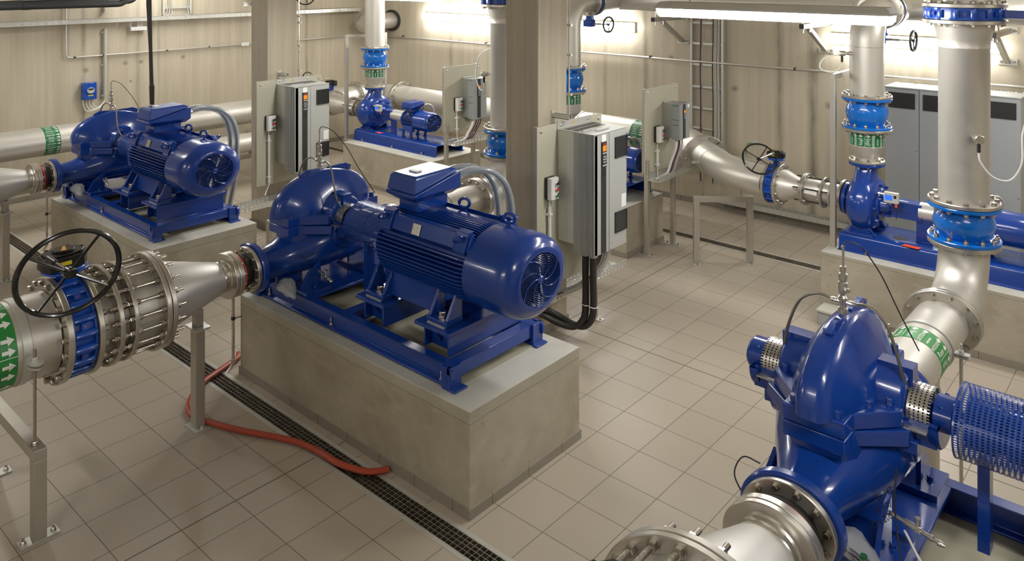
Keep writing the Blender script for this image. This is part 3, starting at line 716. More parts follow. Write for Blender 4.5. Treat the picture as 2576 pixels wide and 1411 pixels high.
def butterfly(name, label, c, d, R, th, stem, wheel, wR, shaft_n, mat='blue2', lugs=20, stemlen=None, box=.1, phi=0., boxmat='blackm', group=None, yellow=True, lugR=None):
    """lug-type valve body between flanges; stem direction, gearbox at its end, handwheel centre and normal"""
    c = Vector(c); d = Vector(d).normalized(); stem = Vector(stem).normalized()
    t = thing(name, label, 'valve', c, group)
    b = MB().ring(c, d, -th/2+.001, th/2-.001, R*.7, R*.86, 56)
    b.ring(c, d, -th/2+.001, -th/2+.012, R*.7, R*.93, 56).ring(c, d, th/2-.012, th/2-.001, R*.7, R*.93, 56)
    e1, e2 = frame(d)
    for k in range(lugs):
        a = 2*pi*(k+.5)/lugs; p = c+(e1*cos(a)+e2*sin(a))*R*.87
        b.lathe(p, d, [(-th/2+.001, R*.075), (-th/2+.012, R*.085), (th/2-.012, R*.085), (th/2-.001, R*.075)], 12)
        if k % 2 == 0:
            a2 = a+pi/lugs; v = e1*cos(a2)+e2*sin(a2); q = c+v*R*.86; b.bar(q-v*.01, q+v*R*.06, th*.3, R*.1, d)
    body = part('valve_body', b, mat, t)
    rd = MB()
    for k in range(0, lugs, 2):
        a2 = 2*pi*(k+.5)/lugs+pi/lugs; v = e1*cos(a2)+e2*sin(a2); rd.lathe(c+v*R*.92, v, [(0, R*.016), (.002, R*.016)], 10)
    part('marking_dots', rd, 'redb', body, 'small red dots round the body')
    sv = Vector((stem.x, stem.y, stem.z*OV)) if abs(stem.z) > .5 else stem
    L = stemlen or R*1.28
    top = c+sv*L
    part('neck', MB().bar(c+sv*R*.82, c+sv*(L-.02), R*.24, R*.2, d).lathe(c+sv*(L-.022), stem, [(0, R*.36), (.012, R*.36), (.014, R*.3), (.02, R*.3)], 24), mat, body, bev=.004)
    sn = Vector(shaft_n).normalized()                       # direction from gearbox to wheel
    gb = MB()
    up = stem; side = sn.cross(up).normalized()
    K = box
    def loc(a, e, u): return top+sn*a+side*e+Vector((up.x*u, up.y*u, up.z*u*(OV if abs(up.z) > .5 else 1)))
    poly = [(-.9, -.35), (-.55, -.8), (.1, -.85), (.55, -.6), (.75, -.1), (.75, .75), (.35, .95), (-.4, .95), (-.85, .55)]
    gb.loft([[loc(a*K, e*K*1.15, u) for a, e in poly] for u in (0, K*.75)])
    gb.loft([[loc(a*K*.8, e*K*1.0, u) for a, e in poly] for u in (K*.75, K*.86)])
    gb.loft([[loc(cos(q)*K*.45-.05*K, sin(q)*K*.5+.05*K, u) for q in [2*pi*i/24 for i in range(24)]] for u in (K*.86, K*1.0)])
    g = part('gearbox', gb, boxmat, t, bev=.004)
    ind = MB(); ind.add([loc(-.35*K, -.02*K, K*1.012), (loc(.3*K, .28*K, K*1.012)), loc(.34*K, .05*K, K*1.012), loc(-.3*K, -.12*K, K*1.012)], [(0, 1, 2, 3)])
    part('position_pointer', ind, 'amber', g, smooth=False)
    bl = MB()
    for a, e in ((-.75, -.35), (.5, -.5), (.6, .65), (-.65, .55), (-.2, -.75)): bl.lathe(loc(a*K, e*K*1.1, K*.75), up, [(0, K*.08), (K*.1, K*.08), (K*.12, K*.05)], 6)
    part('gearbox_bolts', bl, 'blackm', g)
    if yellow:
        f0 = loc(.753*K, .0, K*.3)
        part('yellow_label', MB().add([loc(.757*K, -.05*K, K*.3), loc(.757*K, .62*K, K*.3), loc(.757*K, .62*K, K*.52), loc(.757*K, -.05*K, K*.52)], [(0, 1, 2, 3)]), 'yellow', g, smooth=False)
    wc = Vector(wheel); st = loc(.3*K, (wc-top).dot(side), (wc-top).dot(up)/(OV if abs(up.z) > .5 else 1))
    part('worm_shaft', MB().lathe(st, wc-st, [(0, K*.17), ((wc-st).length*.35, K*.17), ((wc-st).length*.36, K*.1), ((wc-st).length, K*.1)], 14), 'blackm' if wR > .2 else 'steel', t)
    part('handwheel', handwheel(MB(), wc, sn, wR, wR*.06, 4, .42 if abs(sn.x) > .5 else .3, wR*.13), 'black', t)
    return t
def check_valve(label, x, y, z0, z1, R, n=12):
    h = z1-z0
    t = thing('check_valve', label, 'valve', (x, y, z0), 'round-bodied blue check valves')
    b = MB().lathe((x, y, z0), (0, 0, 1), [(0, R*.6), (0, R-.003), (.003, R), (.017, R), (.02, R-.003), (.022, R*.68), (h*.16, R*.7), (h*.3, R*.8), (h*.5, R*.85), (h*.7, R*.8), (h*.84, R*.7), (h-.022, R*.68), (h-.02, R-.003), (h-.017, R), (h-.003, R), (h, R-.003), (h, R*.6)], 56)
    part('valve_body', b, 'sky', t, ang=40)
    w = MB(); bolts(w, (x, y, z0), (0, 0, 1), .02, R*.87, n, R*.068, .016, .012); bolts(w, (x, y, z1), (0, 0, -1), .02, R*.87, n, R*.068, .016, .004)
    part('flange_bolts', w, 'bolt', t)
    return t
# suction line of the big pumps (axis along y)
def compensator(label, x, y0=2.625, y1=2.775, z=ZS):
    t = thing('rubber_expansion_joint', label, 'expansion joint', (x, y0, z), 'expansion joints at the big pumps')
    part('flange', flange((x, 0, z), (0, 1, 0), y0+.002, y0+.036, .17, .1), 'flange', t)
    part('flange', flange((x, 0, z), (0, 1, 0), y1-.024, y1+.003, .173, .1), 'flange', t)
    part('bellows', MB().lathe((x, y0, z), (0, 1, 0), [(.03, .115), (.045, .122), (.06, .136), (.075, .142), (.09, .136), (.105, .122), (.13, .115)], 44), 'rubber', t)
    part('colour_ring', MB().ring((x, y0, z), (0, 1, 0), .048, .062, .12, .1455, 44), 'red', t, 'red ring of the bellows')
    w = MB(); bolts(w, (x, y0, z), (0, -1, 0), .0, .145, 12, .0125, .02); bolts(w, (x, y0, z), (0, 1, 0), .036, .145, 12, .011, .012); bolts(w, (x, y1, z), (0, -1, 0), .024, .15, 12, .0125, .014)
    part('flange_bolts', w, 'bolt', t)
    return t
def reducer(label, x, y0=2.115, y1=2.6, z=ZS):
    t = thing('pipe_reducer', label, 'pipe', (x, (y0+y1)/2, z), 'conical reducers before the big pumps')
    m = MB().lathe((x, 0, z), (0, 1, 0), [(y0+.02, .25), (y0+.05, .25), (y0+.42, .124), (y0+.435, .119), (y0+.44, .117)], 56)
    part('cone', m, 'cone', t, ang=20)
    m = MB().lathe((x, 0, z), (0, 1, 0), [(y0+.43, .118), (y0+.445, .119), (y0+.452, .114), (y0+.475, .112), (y0+.485, .118), (y0+.49, .112)], 48)
    part('weld_neck', m, 'steel', t)
    part('flange', flange((x, 0, z), (0, 1, 0), y0, y0+.028, .333, .24), 'flange', t)
    part('flange', flange((x, 0, z), (0, 1, 0), y1-.001, y1+.025, .17, .11), 'flange', t)
    return t
def joint(label, x, z=ZS):
    t = thing('dismantling_joint', label, 'pipe joint', (x, 1.9, z), 'dismantling joints of the big suction lines')
    o = (x, 0, z); d = (0, 1, 0)
    part('flange', flange(o, d, 1.718, 1.746, .333, .24), 'flange', t)
    part('flange', flange(o, d, 1.825, 1.85, .33, .25), 'flange', t)
    part('clamping_ring', flange(o, d, 1.905, 1.928, .328, .27), 'flange', t)
    part('flange', flange(o, d, 2.083, 2.11, .336, .25), 'flange', t)
    part('inner_pipe', MB().lathe(o, d, [(1.74, .252), (1.83, .252)], 56), 'pipe', t)
    part('sleeve', MB().lathe(o, d, [(1.84, .255), (1.9, .255), (1.905, .268), (1.93, .272), (2.085, .272), (2.085, .25)], 56), 'pipe', t)
    parts('threaded_rod', MB().rods(o, d, .302, 20, .0105, 1.86, 2.2), 'bolt', t)
    w = MB()
    bolts(w, (x, 1.85, z), (0, 1, 0), 0, .302, 20, .019, .02); bolts(w, (x, 1.825, z), (0, -1, 0), 0, .302, 20, .019, .022, .012)
    bolts(w, (x, 1.905, z), (0, -1, 0), 0, .302, 20, .019, .02); bolts(w, (x, 1.928, z), (0, 1, 0), 0, .302, 20, .019, .02)
    bolts(w, (x, 2.083, z), (0, -1, 0), 0, .302, 20, .019, .022); bolts(w, (x, 2.143, z), (0, 1, 0), 0, .302, 20, .019, .022, .02)
    bolts(w, (x, 1.746, z), (0, 1, 0), 0, .302, 20, .019, .02)
    part('stud_bolts', w, 'bolt', t)
    return t
def pipe_stand(label, x, y, z0, h=.73):
    t = thing('pipe_stand', label, 'pipe support', (x, y, 0), 'single-post stands under the reducers')
    part('post', MB().box(x-.035, x+.035, y-.03, y+.03, .006, z0-.04), 'sq', t, bev=.003)
    part('top_post', MB().box(x-.028, x+.028, y-.024, y+.024, z0-.03, h), 'sq', t, bev=.003)
    p = MB(); p.loft([[(x+a*.075, y+b*.05, zz) for a, b in ((-1, -.8), (-.8, -1), (.8, -1), (1, -.8), (1, .8), (.8, 1), (-.8, 1), (-1, .8))] for zz in (z0-.04, z0-.03)])
    part('head_plate', p, 'galv', t)
    part('foot_plate', MB().box(x-.07, x+.07, y-.05, y+.05, .001, .007).hexes((x, y, .007), (0, 0, 1), .052, 2, .01, .012, 0), 'galv', t)
    return t
# ------------------------------------------------------------------ room shell
XL, YB, XR, YF, ZT = -10.95, 8.75, 3.6, -2.6, 3.35
struct('floor', MB().box(XL-.3, XR+.3, YF-.3, 2.7, -.2, 0).box(XL-.3, XR+.3, 2.85, 7.53, -.2, 0).box(XL-.3, XR+.3, 7.67, YB+.3, -.2, 0), 'floor', smooth=False)
struct('wall_left', MB().box(XL-.3, XL, YF-.3, YB+.3, 0, ZT), 'wall_l', smooth=False)
struct('wall_back', MB().box(XL, XR+.3, YB, YB+.3, 0, ZT), 'wall_b', smooth=False)
struct('wall_right', MB().box(XR, XR+.3, YF-.3, YB, 0, ZT), 'room', smooth=False)
struct('wall_front', MB().box(XL, XR, YF-.3, YF, 0, ZT), 'room', smooth=False)
struct('ceiling', MB().box(XL-.3, XR+.3, YF-.3, YB+.3, ZT, ZT+.2), 'room', smooth=False)
struct('baseboard_left', MB().box(XL, XL+.012, YF, YB-.012, .0005, .066), 'skirt', bev=.002, smooth=False)
struct('baseboard_back', MB().box(XL, XR, YB-.012, YB, .0005, .066), 'skirt', bev=.002, smooth=False)
def column(n, x0, x1, y0, y1):
    struct(f'column_{n}', MB().box(x0, x1, y0, y1, 0, ZT), 'col', bev=.008, smooth=False)
    struct(f'trim_{n}', MB().box(x0-.012, x1+.012, y0-.012, y1+.012, .0005, .066), 'skirt', smooth=False)
column(1, -4.222, -3.885, 4.717, 5.081)
column(2, -8.05, -7.715, 4.717, 5.09)
# drain channels with grating
def channel(name, label, x0, x1, y0, y1, pitch=.033):
    t = thing(name, label, 'floor drain', ((x0+x1)/2, (y0+y1)/2, 0), 'floor drains')
    part('trough', MB().box(x0, x1, y0, y1, -.09, -.085).box(x0, x1, y0, y0+.004, -.085, -.001).box(x0, x1, y1-.004, y1, -.085, -.001), 'pit', t, smooth=False)
    part('edge_frame', MB().box(x0, x1, y0-.022, y0+.004, -.003, .0012).box(x0, x1, y1-.004, y1+.022, -.003, .0012), 'galv', t, smooth=False)
    g = MB(); n = int((x1-x0)/pitch)
    for k in range(n+1): g.box(x0+k*pitch-.0018, x0+k*pitch+.0018, y0+.004, y1-.004, -.022, -.0008)
    m = 4
    for k in range(m+1):
        yy = y0+.006+(y1-y0-.012)*k/m; g.box(x0, x1, yy-.002, yy+.002, -.022, 0.0)
    part('grating', g, 'mesh', t, smooth=False)
    return t
channel('drain_channel', 'long floor drain grating in front of the plinths with the red hose across it', -10.7, 1.5, 2.716, 2.836)
channel('drain_channel', 'narrow floor drain grating near the back wall, passing behind the diagonal pipe stand', -10.7, 1.5, 7.545, 7.655)
# plinths
def plinth(label, x0, x1, y0, y1, h):
    t = thing('concrete_plinth', label, 'plinth', ((x0+x1)/2, (y0+y1)/2, 0))
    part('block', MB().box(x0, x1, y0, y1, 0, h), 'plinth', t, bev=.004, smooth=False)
    part('skirting', MB().box(x0-.009, x1+.009, y0-.009, y1+.009, .0005, .055), 'skirt', t, bev=.0015, smooth=False)
plinth('large concrete plinth in the middle, hose end lying at its foot', -5.12, -2.862, 2.917, 3.868, .5549)
plinth('concrete plinth at far left under the big blue pump nearest the left wall', -8.72, -6.476, 2.9, 3.85, .5549)
plinth('concrete plinth at right with pale bare top, under the foreground pump', -1.49, .77, 2.917, 3.868, .5549)
plinth('long low concrete plinth under the small far pump with the display, near the room corner', -8.83, -7.08, 6.55, 7.42, .52)
plinth('concrete plinth half hidden behind the tall grey drive and the cable tray with loose cables', -6.05, -4.31, 6.6, 7.3, .5)
plinth('concrete plinth at right carrying the long blue baseplate before the grey cabinets', -2.41, -.3, 6.6, 7.42, .52)
# ------------------------------------------------------------------ big pump sets
def dup_set(fn, labels, offs=(0, DB, DC)):
    o = fn(); o['label'] = labels[0]; r = [o]
    for l, dx in zip(labels[1:], offs[1:]): r.append(dup(o, (dx, 0, 0), l))
    return r
dup_set(big_pump, ['blue split-case pump on the middle plinth, joined to the white cone by a red-ringed joint', 'blue split-case pump at left, on the plinth beside the left wall', 'large blue split-case pump in the right foreground with bolted steel suction flange'])
dup_set(vent_set, ['steel sensor fitting with two hoses on top of the middle blue pump', 'steel sensor fitting on top of the blue pump by the left wall', 'steel sensor fitting with two curved hoses on top of the right foreground pump'])
dup_set(base_frame, ['blue welded base frame with hook feet on the middle plinth', 'blue welded base frame on the far left plinth', 'blue base frame under the right foreground pump'])
dup_set(big_motor, ['big finned blue electric motor in the centre of the room with spiral fan grille', 'finned blue electric motor at left, black strap hanging down to its terminal box', 'blue electric motor coupled to the right foreground pump'], (0, DB, DC))
dup_set(coupling_guard, ['perforated blue coupling guard between the middle pump and its motor', 'perforated blue coupling guard on the left pump set', 'big perforated blue guard cylinder at the right edge of the photo'])
dup_set(drain_cock, ['small steel drain cock under the middle blue pump', 'small steel drain cock under the left blue pump', 'small steel drain cock on the side of the right foreground pump'])
bg = solo('plastic_bag', wrapped_bag(), 'bag', 'clear plastic bag wrapped round the nozzle of the middle pump', 'plastic bag', 'plastic bags tied to the pumps', ang=25)
dup(bg, (DB, 0, 0), 'crumpled clear plastic bag under the suction nozzle of the left pump')
# suction side
compensator('expansion joint with a red ring at the middle pump', XA); compensator('expansion joint with a red ring at the left pump', XA+DB); compensator('expansion joint between two bolted steel flanges at the right foreground pump', XA+DC)
reducer('pale conical pipe reducer in front of the middle pump', XA); reducer('pale conical pipe reducer at the left edge of the photo', XA+DB); reducer('pale pipe cone at the bottom right edge before the foreground pump', XA+DC)
joint('dismantling joint with many threaded rods between blue valve and pale cone', XA); joint('dismantling joint at the bottom edge below the right foreground pump', XA+DC)
def suction_valve(label, x, wheel=True):
    return butterfly('butterfly_valve', label, (x, 1.655, ZS), (0, 1, 0), .333, .12, (0, 0, 1), (x+.335, 1.56, ZS+.405), .25, (1, 0, 0), lugs=20, stemlen=.395, box=.115)
suction_valve('blue butterfly valve with black gearbox and big black handwheel at left', XA)
suction_valve('butterfly valve at the bottom edge, only its black gearbox with yellow pointer showing', XA+DC)
def suction_pipe(label, x, full):
    t = thing('suction_pipe', label, 'pipe', (x, .6, ZS), 'big suction pipes')
    o = (x, 0, ZS); d = (0, 1, 0)
    part('pipe', MB().lathe(o, d, [(-1.2, .251), (1.53, .251), (1.555, .256), (1.56, .25)], 64), 'pipe', t)
    part('flange', flange(o, d, 1.562, 1.594, .333, .24), 'flange', t)
    w = MB(); bolts(w, (x, 1.562, ZS), (0, -1, 0), 0, .302, 20, .019, .022); part('flange_bolts', w, 'bolt', t)
    if full: band(t, (x, 1.215, ZS), d, .2525, .27, .32, 'green', ('Rein', 'wasser'), .1)
    return t
suction_pipe('big steel suction pipe at the left edge with a green marker band of white arrows', XA, True)
suction_pipe('big suction pipe below the bottom edge at right', XA+DC, False)
def bracket_stand():
    x, y = XA, 1.40
    t = thing('pipe_bracket', 'square steel bracket with threaded rod carrying the big pipe at bottom left', 'pipe support', (x, y, 0))
    a = MB()
    for xx in (-4.385, -5.115): a.box(xx-.03, xx+.03, y-.03, y+.03, .008, .40)
    parts('leg', a, 'sq', t, bev=.003)
    part('cross_bar', MB().box(-5.145, -4.355, y-.03, y+.03, .40, .455), 'sq', t, bev=.003)
    f = MB(); w = MB()
    for xx in (-4.385, -5.115):
        f.box(xx-.035, xx+.035, y-.09, y+.09, .0005, .0085)
        for yy in (-.068, .068): w.hexes((xx, y+yy, .0085), (0, 0, 1), 0, 1, .012, .012, stud=.014)
    parts('foot_plate', f, 'galv', t); part('anchor_bolts', w, 'bolt', t)
    r = MB()
    for xx in (-4.42, -5.08): r.lathe((xx, y-.005, .455), (0, 0, 1), [(0, .008), (ZS-.455+.07, .008)], 10).hexes((xx, y-.005, .457), (0, 0, 1), 0, 1, .014, .014)
    part('threaded_rods_with_bolts', r, 'bolt', t)
    c = MB().ring((x, y-.005, ZS), (0, 1, 0), -.02, .02, .2525, .259, 56)
    for xx in (-4.42, -5.08):
        for zz in (ZS-.009, ZS+.009): c.loft([[(xx+cos(q)*.055*1.2, y-.005+sin(q)*.035, zz+u) for q in [2*pi*i/20 for i in range(20)]] for u in (-.003, .003)])
        c.hexes((xx, y-.005, ZS+.012), (0, 0, 1), 0, 1, .014, .014).hexes((xx, y-.005, ZS-.012), (0, 0, -1), 0, 1, .014, .014)
    part('pipe_clamp', c, 'galv', t)
bracket_stand()
pipe_stand('square steel post standing under the pale cone of the middle pump line', -4.72, 2.40, .66, .73)
pipe_stand('square steel post at the left edge carrying the cone of the left pump line', -4.72+DB+.02, 2.37, .66, .73)
# ------------------------------------------------------------------ discharge lines of the big pumps
def discharge(label, x, yv, sensor, sdir, lbl2, lbl3, lbl4, lbl5, full):
    z = ZS; o = (x, 0, z); d = (0, 1, 0)
    t = thing('discharge_pipe', label, 'pipe', (x, 4.5, z), 'short pipes behind the big pumps')
    part('pipe', MB().lathe(o, d, [(3.99, .118), (4.05, .118), (4.2, .14), (4.925, .14)], 48), 'pipe', t)
    part('flange', flange(o, d, 3.99, 4.018, .184, .11), 'flange', t)
    part('flange', flange(o, d, 4.915, 4.945, .202, .13), 'flange', t)
    w = MB(); bolts(w, (x, 4.915, z), (0, -1, 0), 0, .174, 12, .015, .018); bolts(w, (x, 3.99, z), (0, 1, 0), .028, .155, 12, .013, .015); part('flange_bolts', w, 'bolt', t)
    band(t, (x, 4.40, z), d, .1405, .15, .24, 'green', ('Rein', 'wasser'), .35)
    c = MB(); clamp_ring(c, (x, 4.56, z), d, .141, .032, (0, 180), .07)
    for s in (-1, 1): c.hexes((x+s*.175, 4.56, z+.012), (0, 0, 1), 0, 1, .013, .014, stud=.03)
    part('pipe_clamp', c, 'galv', t)
    r = MB()
    for s in (-1, 1): r.lathe((x+s*.175, 4.56, .002), (0, 0, 1), [(0, .009), (z, .009)], 10)
    r.lathe((x, 4.66, .002), (0, 0, 1), [(0, .09), (.008, .09), (.008, .052), (z-.11, .052)], 28)
    part('support_post', r, 'sq', t)
    # elbow
    t2 = thing('pipe_elbow', lbl2, 'pipe', (x, yv, .9), 'elbows under the big check valves')
    P = fillet([(x, 4.975, z), (x, yv, z), (x, yv, 1.165)], [.42 if yv-4.975 > .42 else yv-4.98], 14)
    P = fillet([(x, 4.975, z), (x, yv, z), (x, yv, 1.168)], [min(yv-4.985, .295)], 14)
    part('bend', MB().tube(P, .14, 48), 'pipe', t2)
    part('flange', flange(o, d, 4.948, 4.978, .202, .13), 'flange', t2)
    part('flange', flange((x, yv, 0), (0, 0, 1), 1.163, 1.188, .2, .13), 'flange', t2)
    w = MB(); bolts(w, (x, 4.978, z), d, 0, .174, 12, .015, .018); bolts(w, (x, yv, 1.163), (0, 0, -1), 0, .174, 12, .014, .014); part('flange_bolts', w, 'bolt', t2)
    check_valve(lbl3, x, yv, 1.19, 1.412, .202)
    # riser
    t3 = thing('riser_pipe', lbl4, 'pipe', (x, yv, 1.42), 'vertical riser pipes of the big pumps')
    part('pipe', MB().lathe((x, yv, 0), (0, 0, 1), [(1.42, .14), (2.362, .14), (2.366, .143), (2.373, .143), (2.377, .141), (2.42, .146), (2.52, .168)], 56), 'pipe', t3, ang=50)
    part('flange', flange((x, yv, 0), (0, 0, 1), 1.414, 1.438, .2, .13), 'flange', t3)
    part('flange', flange((x, yv, 0), (0, 0, 1), 2.517, 2.541, .232, .16), 'flange', t3)
    w = MB(); bolts(w, (x, yv, 1.438), (0, 0, 1), 0, .174, 12, .016, .016); bolts(w, (x, yv, 2.517), (0, 0, -1), 0, .205, 14, .015, .014); part('flange_bolts', w, 'bolt', t3)
    if True:
        bv = butterfly('butterfly_valve', lbl5, (x, yv, 2.578), (0, 0, 1), .232, .072, (1, 0, 0) if full else (-1, 0, 0), (x+.52, yv-.15, 2.45), .14, (0, -1, 0), lugs=14, stemlen=.36, box=.06, yellow=False) if full else None
        if not full:
            bv = thing('butterfly_valve', lbl5, 'valve', (x, yv, 2.578)); b = MB().ring((x, yv, 2.578), (0, 0, 1), -.035, .035, .17, .205, 48)
            b.rods((x, yv, 2.578), (0, 0, 1), .205, 14, .02, -.035, .035); part('valve_body', b, 'blue2', bv)
        t4 = thing('riser_pipe', f'upper riser pipe above the blue valve over the {"right foreground" if full else "middle"} pump', 'pipe', (x, yv, 2.62))
        part('pipe', MB().lathe((x, yv, 0), (0, 0, 1), [(2.62, .165), (ZT, .165)], 40), 'pipe', t4)
        part('flange', flange((x, yv, 0), (0, 0, 1), 2.616, 2.64, .232, .16), 'flange', t4)
        w = MB(); bolts(w, (x, yv, 2.64), (0, 0, 1), 0, .205, 14, .016, .016); part('flange_bolts', w, 'bolt', t4)
    # flow sensor with cable
    sd = Vector(sdir).normalized(); p0 = Vector((x, yv, sensor))+sd*.135
    t5 = thing('flow_sensor', f'round steel flow sensor with cable on the riser over the {"right foreground" if full else "middle"} pump', 'sensor', p0, 'flow sensors on the risers')
    part('sensor_body', MB().lathe(p0, sd, [(0, .022), (.012, .022), (.013, .014), (.035, .014), (.036, .026), (.05, .03), (.085, .03), (.09, .026), (.09, 0)], 24), 'steel', t5)
    q = p0+sd*.068+Vector((0, 0, -.024))
    part('plug', MB().lathe(q, (0, 0, -1), [(0, .008), (.012, .011), (.05, .01), (.056, .005)], 12), 'cable', t5)
    return t5, q
S1, q1 = discharge('steel pipe with green marker band behind the right foreground pump', XA+DC, 5.47, 1.845, (.55, -.83, 0), 'bright pipe elbow rising behind the right foreground pump', 'large blue check valve at the right edge, above the bend of the foreground pump line', 'thick steel riser pipe at the right with a round sensor on its front', 'blue butterfly valve at the top right corner on the thick riser', True)
S2, q2 = discharge('steel pipe behind the terminal box of the middle motor', XA, 5.33, 1.9, (-.88, -.47, 0), 'pipe elbow behind the clear hoses of the middle motor', 'blue check valve partly hidden behind the middle concrete column', 'steel riser pipe half hidden behind the middle concrete column', 'blue butterfly valve at the top edge left of the middle concrete column', False)
def scable(t, pts, r=.0042, mat='label'): part('sensor_cable', MB().tube(spline(pts, 8), r, 8), mat, t)
# ------------------------------------------------------------------ small end-suction pump sets (axis along x)
YD, ZD = 7.0, .89
def small_pump(xd, label, k=1., flz=1.225):
    """k scales the radii and lengths about the shaft"""
    t = thing('end_suction_pump', label, 'pump', (xd, YD, .655), 'small end-suction pumps')
    X = lambda a: xd+a*k
    v = MB(); n = 44; sec = []
    R0 = .28*k
    prof = [(-.115, .0), (-.115, .55), (-.1, .8), (-.06, .95), (0, 1), (.06, .95), (.1, .8), (.115, .55), (.115, 0)]
    v.lathe((xd, YD, ZD), (1, 0, 0), [(a*k, R0*r) for a, r in prof], 48)
    # discharge branch, swelling out of the volute
    v.loft([ell_ring((xd, YD+dy*k, ZD+dz*k), rx*k, ry*k, 32, 2.4, 'z') for dy, dz, rx, ry in ((-.06, .05, .09, .2), (-.05, .12, .088, .17), (-.03, .19, .086, .135), (-.01, .25, .086, .105), (0, .30, .086, .09))]+[ell_ring((xd, YD, flz-.02), .086*k, .09*k, 32, 2, 'z')])
    c = part('volute_casing', v, 'blue', t, ang=50)
    f = flange((xd, YD, 0), (0, 0, 1), flz-.024, flz, .142, .08).lathe((xd, YD, 0), (0, 0, 1), [(flz-.03, 0), (flz-.024, .1)], 24)
    part('discharge_flange', f, 'blue', t)
    part('suction_flange', flange((0, YD, ZD), (1, 0, 0), X(-.165), X(-.135), .165*k, .08).lathe((0, YD, ZD), (1, 0, 0), [(X(-.14), .1*k), (X(-.08), .1*k)], 32), 'blue', t)
    b = MB().lathe((xd, YD, ZD), (1, 0, 0), [(.09*k, .2*k), (.105*k, .2*k), (.11*k, .16*k), (.13*k, .15*k), (.135*k, .1*k), (.2*k, .09*k), (.205*k, .075*k), (.45*k, .07*k), (.455*k, .055*k), (.47*k, .05*k)], 36)
    b.box(X(.22), X(.44), YD-.07*k, YD+.07*k, ZD-.07*k, ZD+.06*k)
    for a in range(8):
        q = 2*pi*a/8; p = Vector((xd, YD+cos(q)*.185*k, ZD+sin(q)*.185*OV*k)); b.lathe(p, (1, 0, 0), [(.1*k, .016*k), (.13*k, .016*k)], 6)
    for a in range(6):
        q = 2*pi*a/6; p = Vector((X(.14), YD+cos(q)*.1*k, ZD+sin(q)*.1*OV*k)); b.bar(p, p+Vector((.07*k, 0, 0)), .02*k, .02*k)
    part('bearing_bracket', b, 'blue', t)
    g = MB()
    for s in (-1, 1):
        g.prism([(YD+s*.06, ZD-.15), (YD+s*.15, .675), (YD+s*.2, .675), (YD+s*.2, .67), (YD-s*.0, .67)], 'x', X(-.05), X(-.02))
        g.prism([(X(-.1), .673), (X(.1), .673), (X(.04), .76), (X(-.04), .76)], 'y', YD+s*.15-.01, YD+s*.15+.01)
        g.box(X(-.11), X(.11), YD+s*.17-.05, YD+s*.17+.05, .656, .674)
        g.hexes((X(0), YD+s*.18, .674), (0, 0, 1), .07, 2, .012, .014, 0)
    part('foot', g, 'blue', t, bev=.003)
    return t
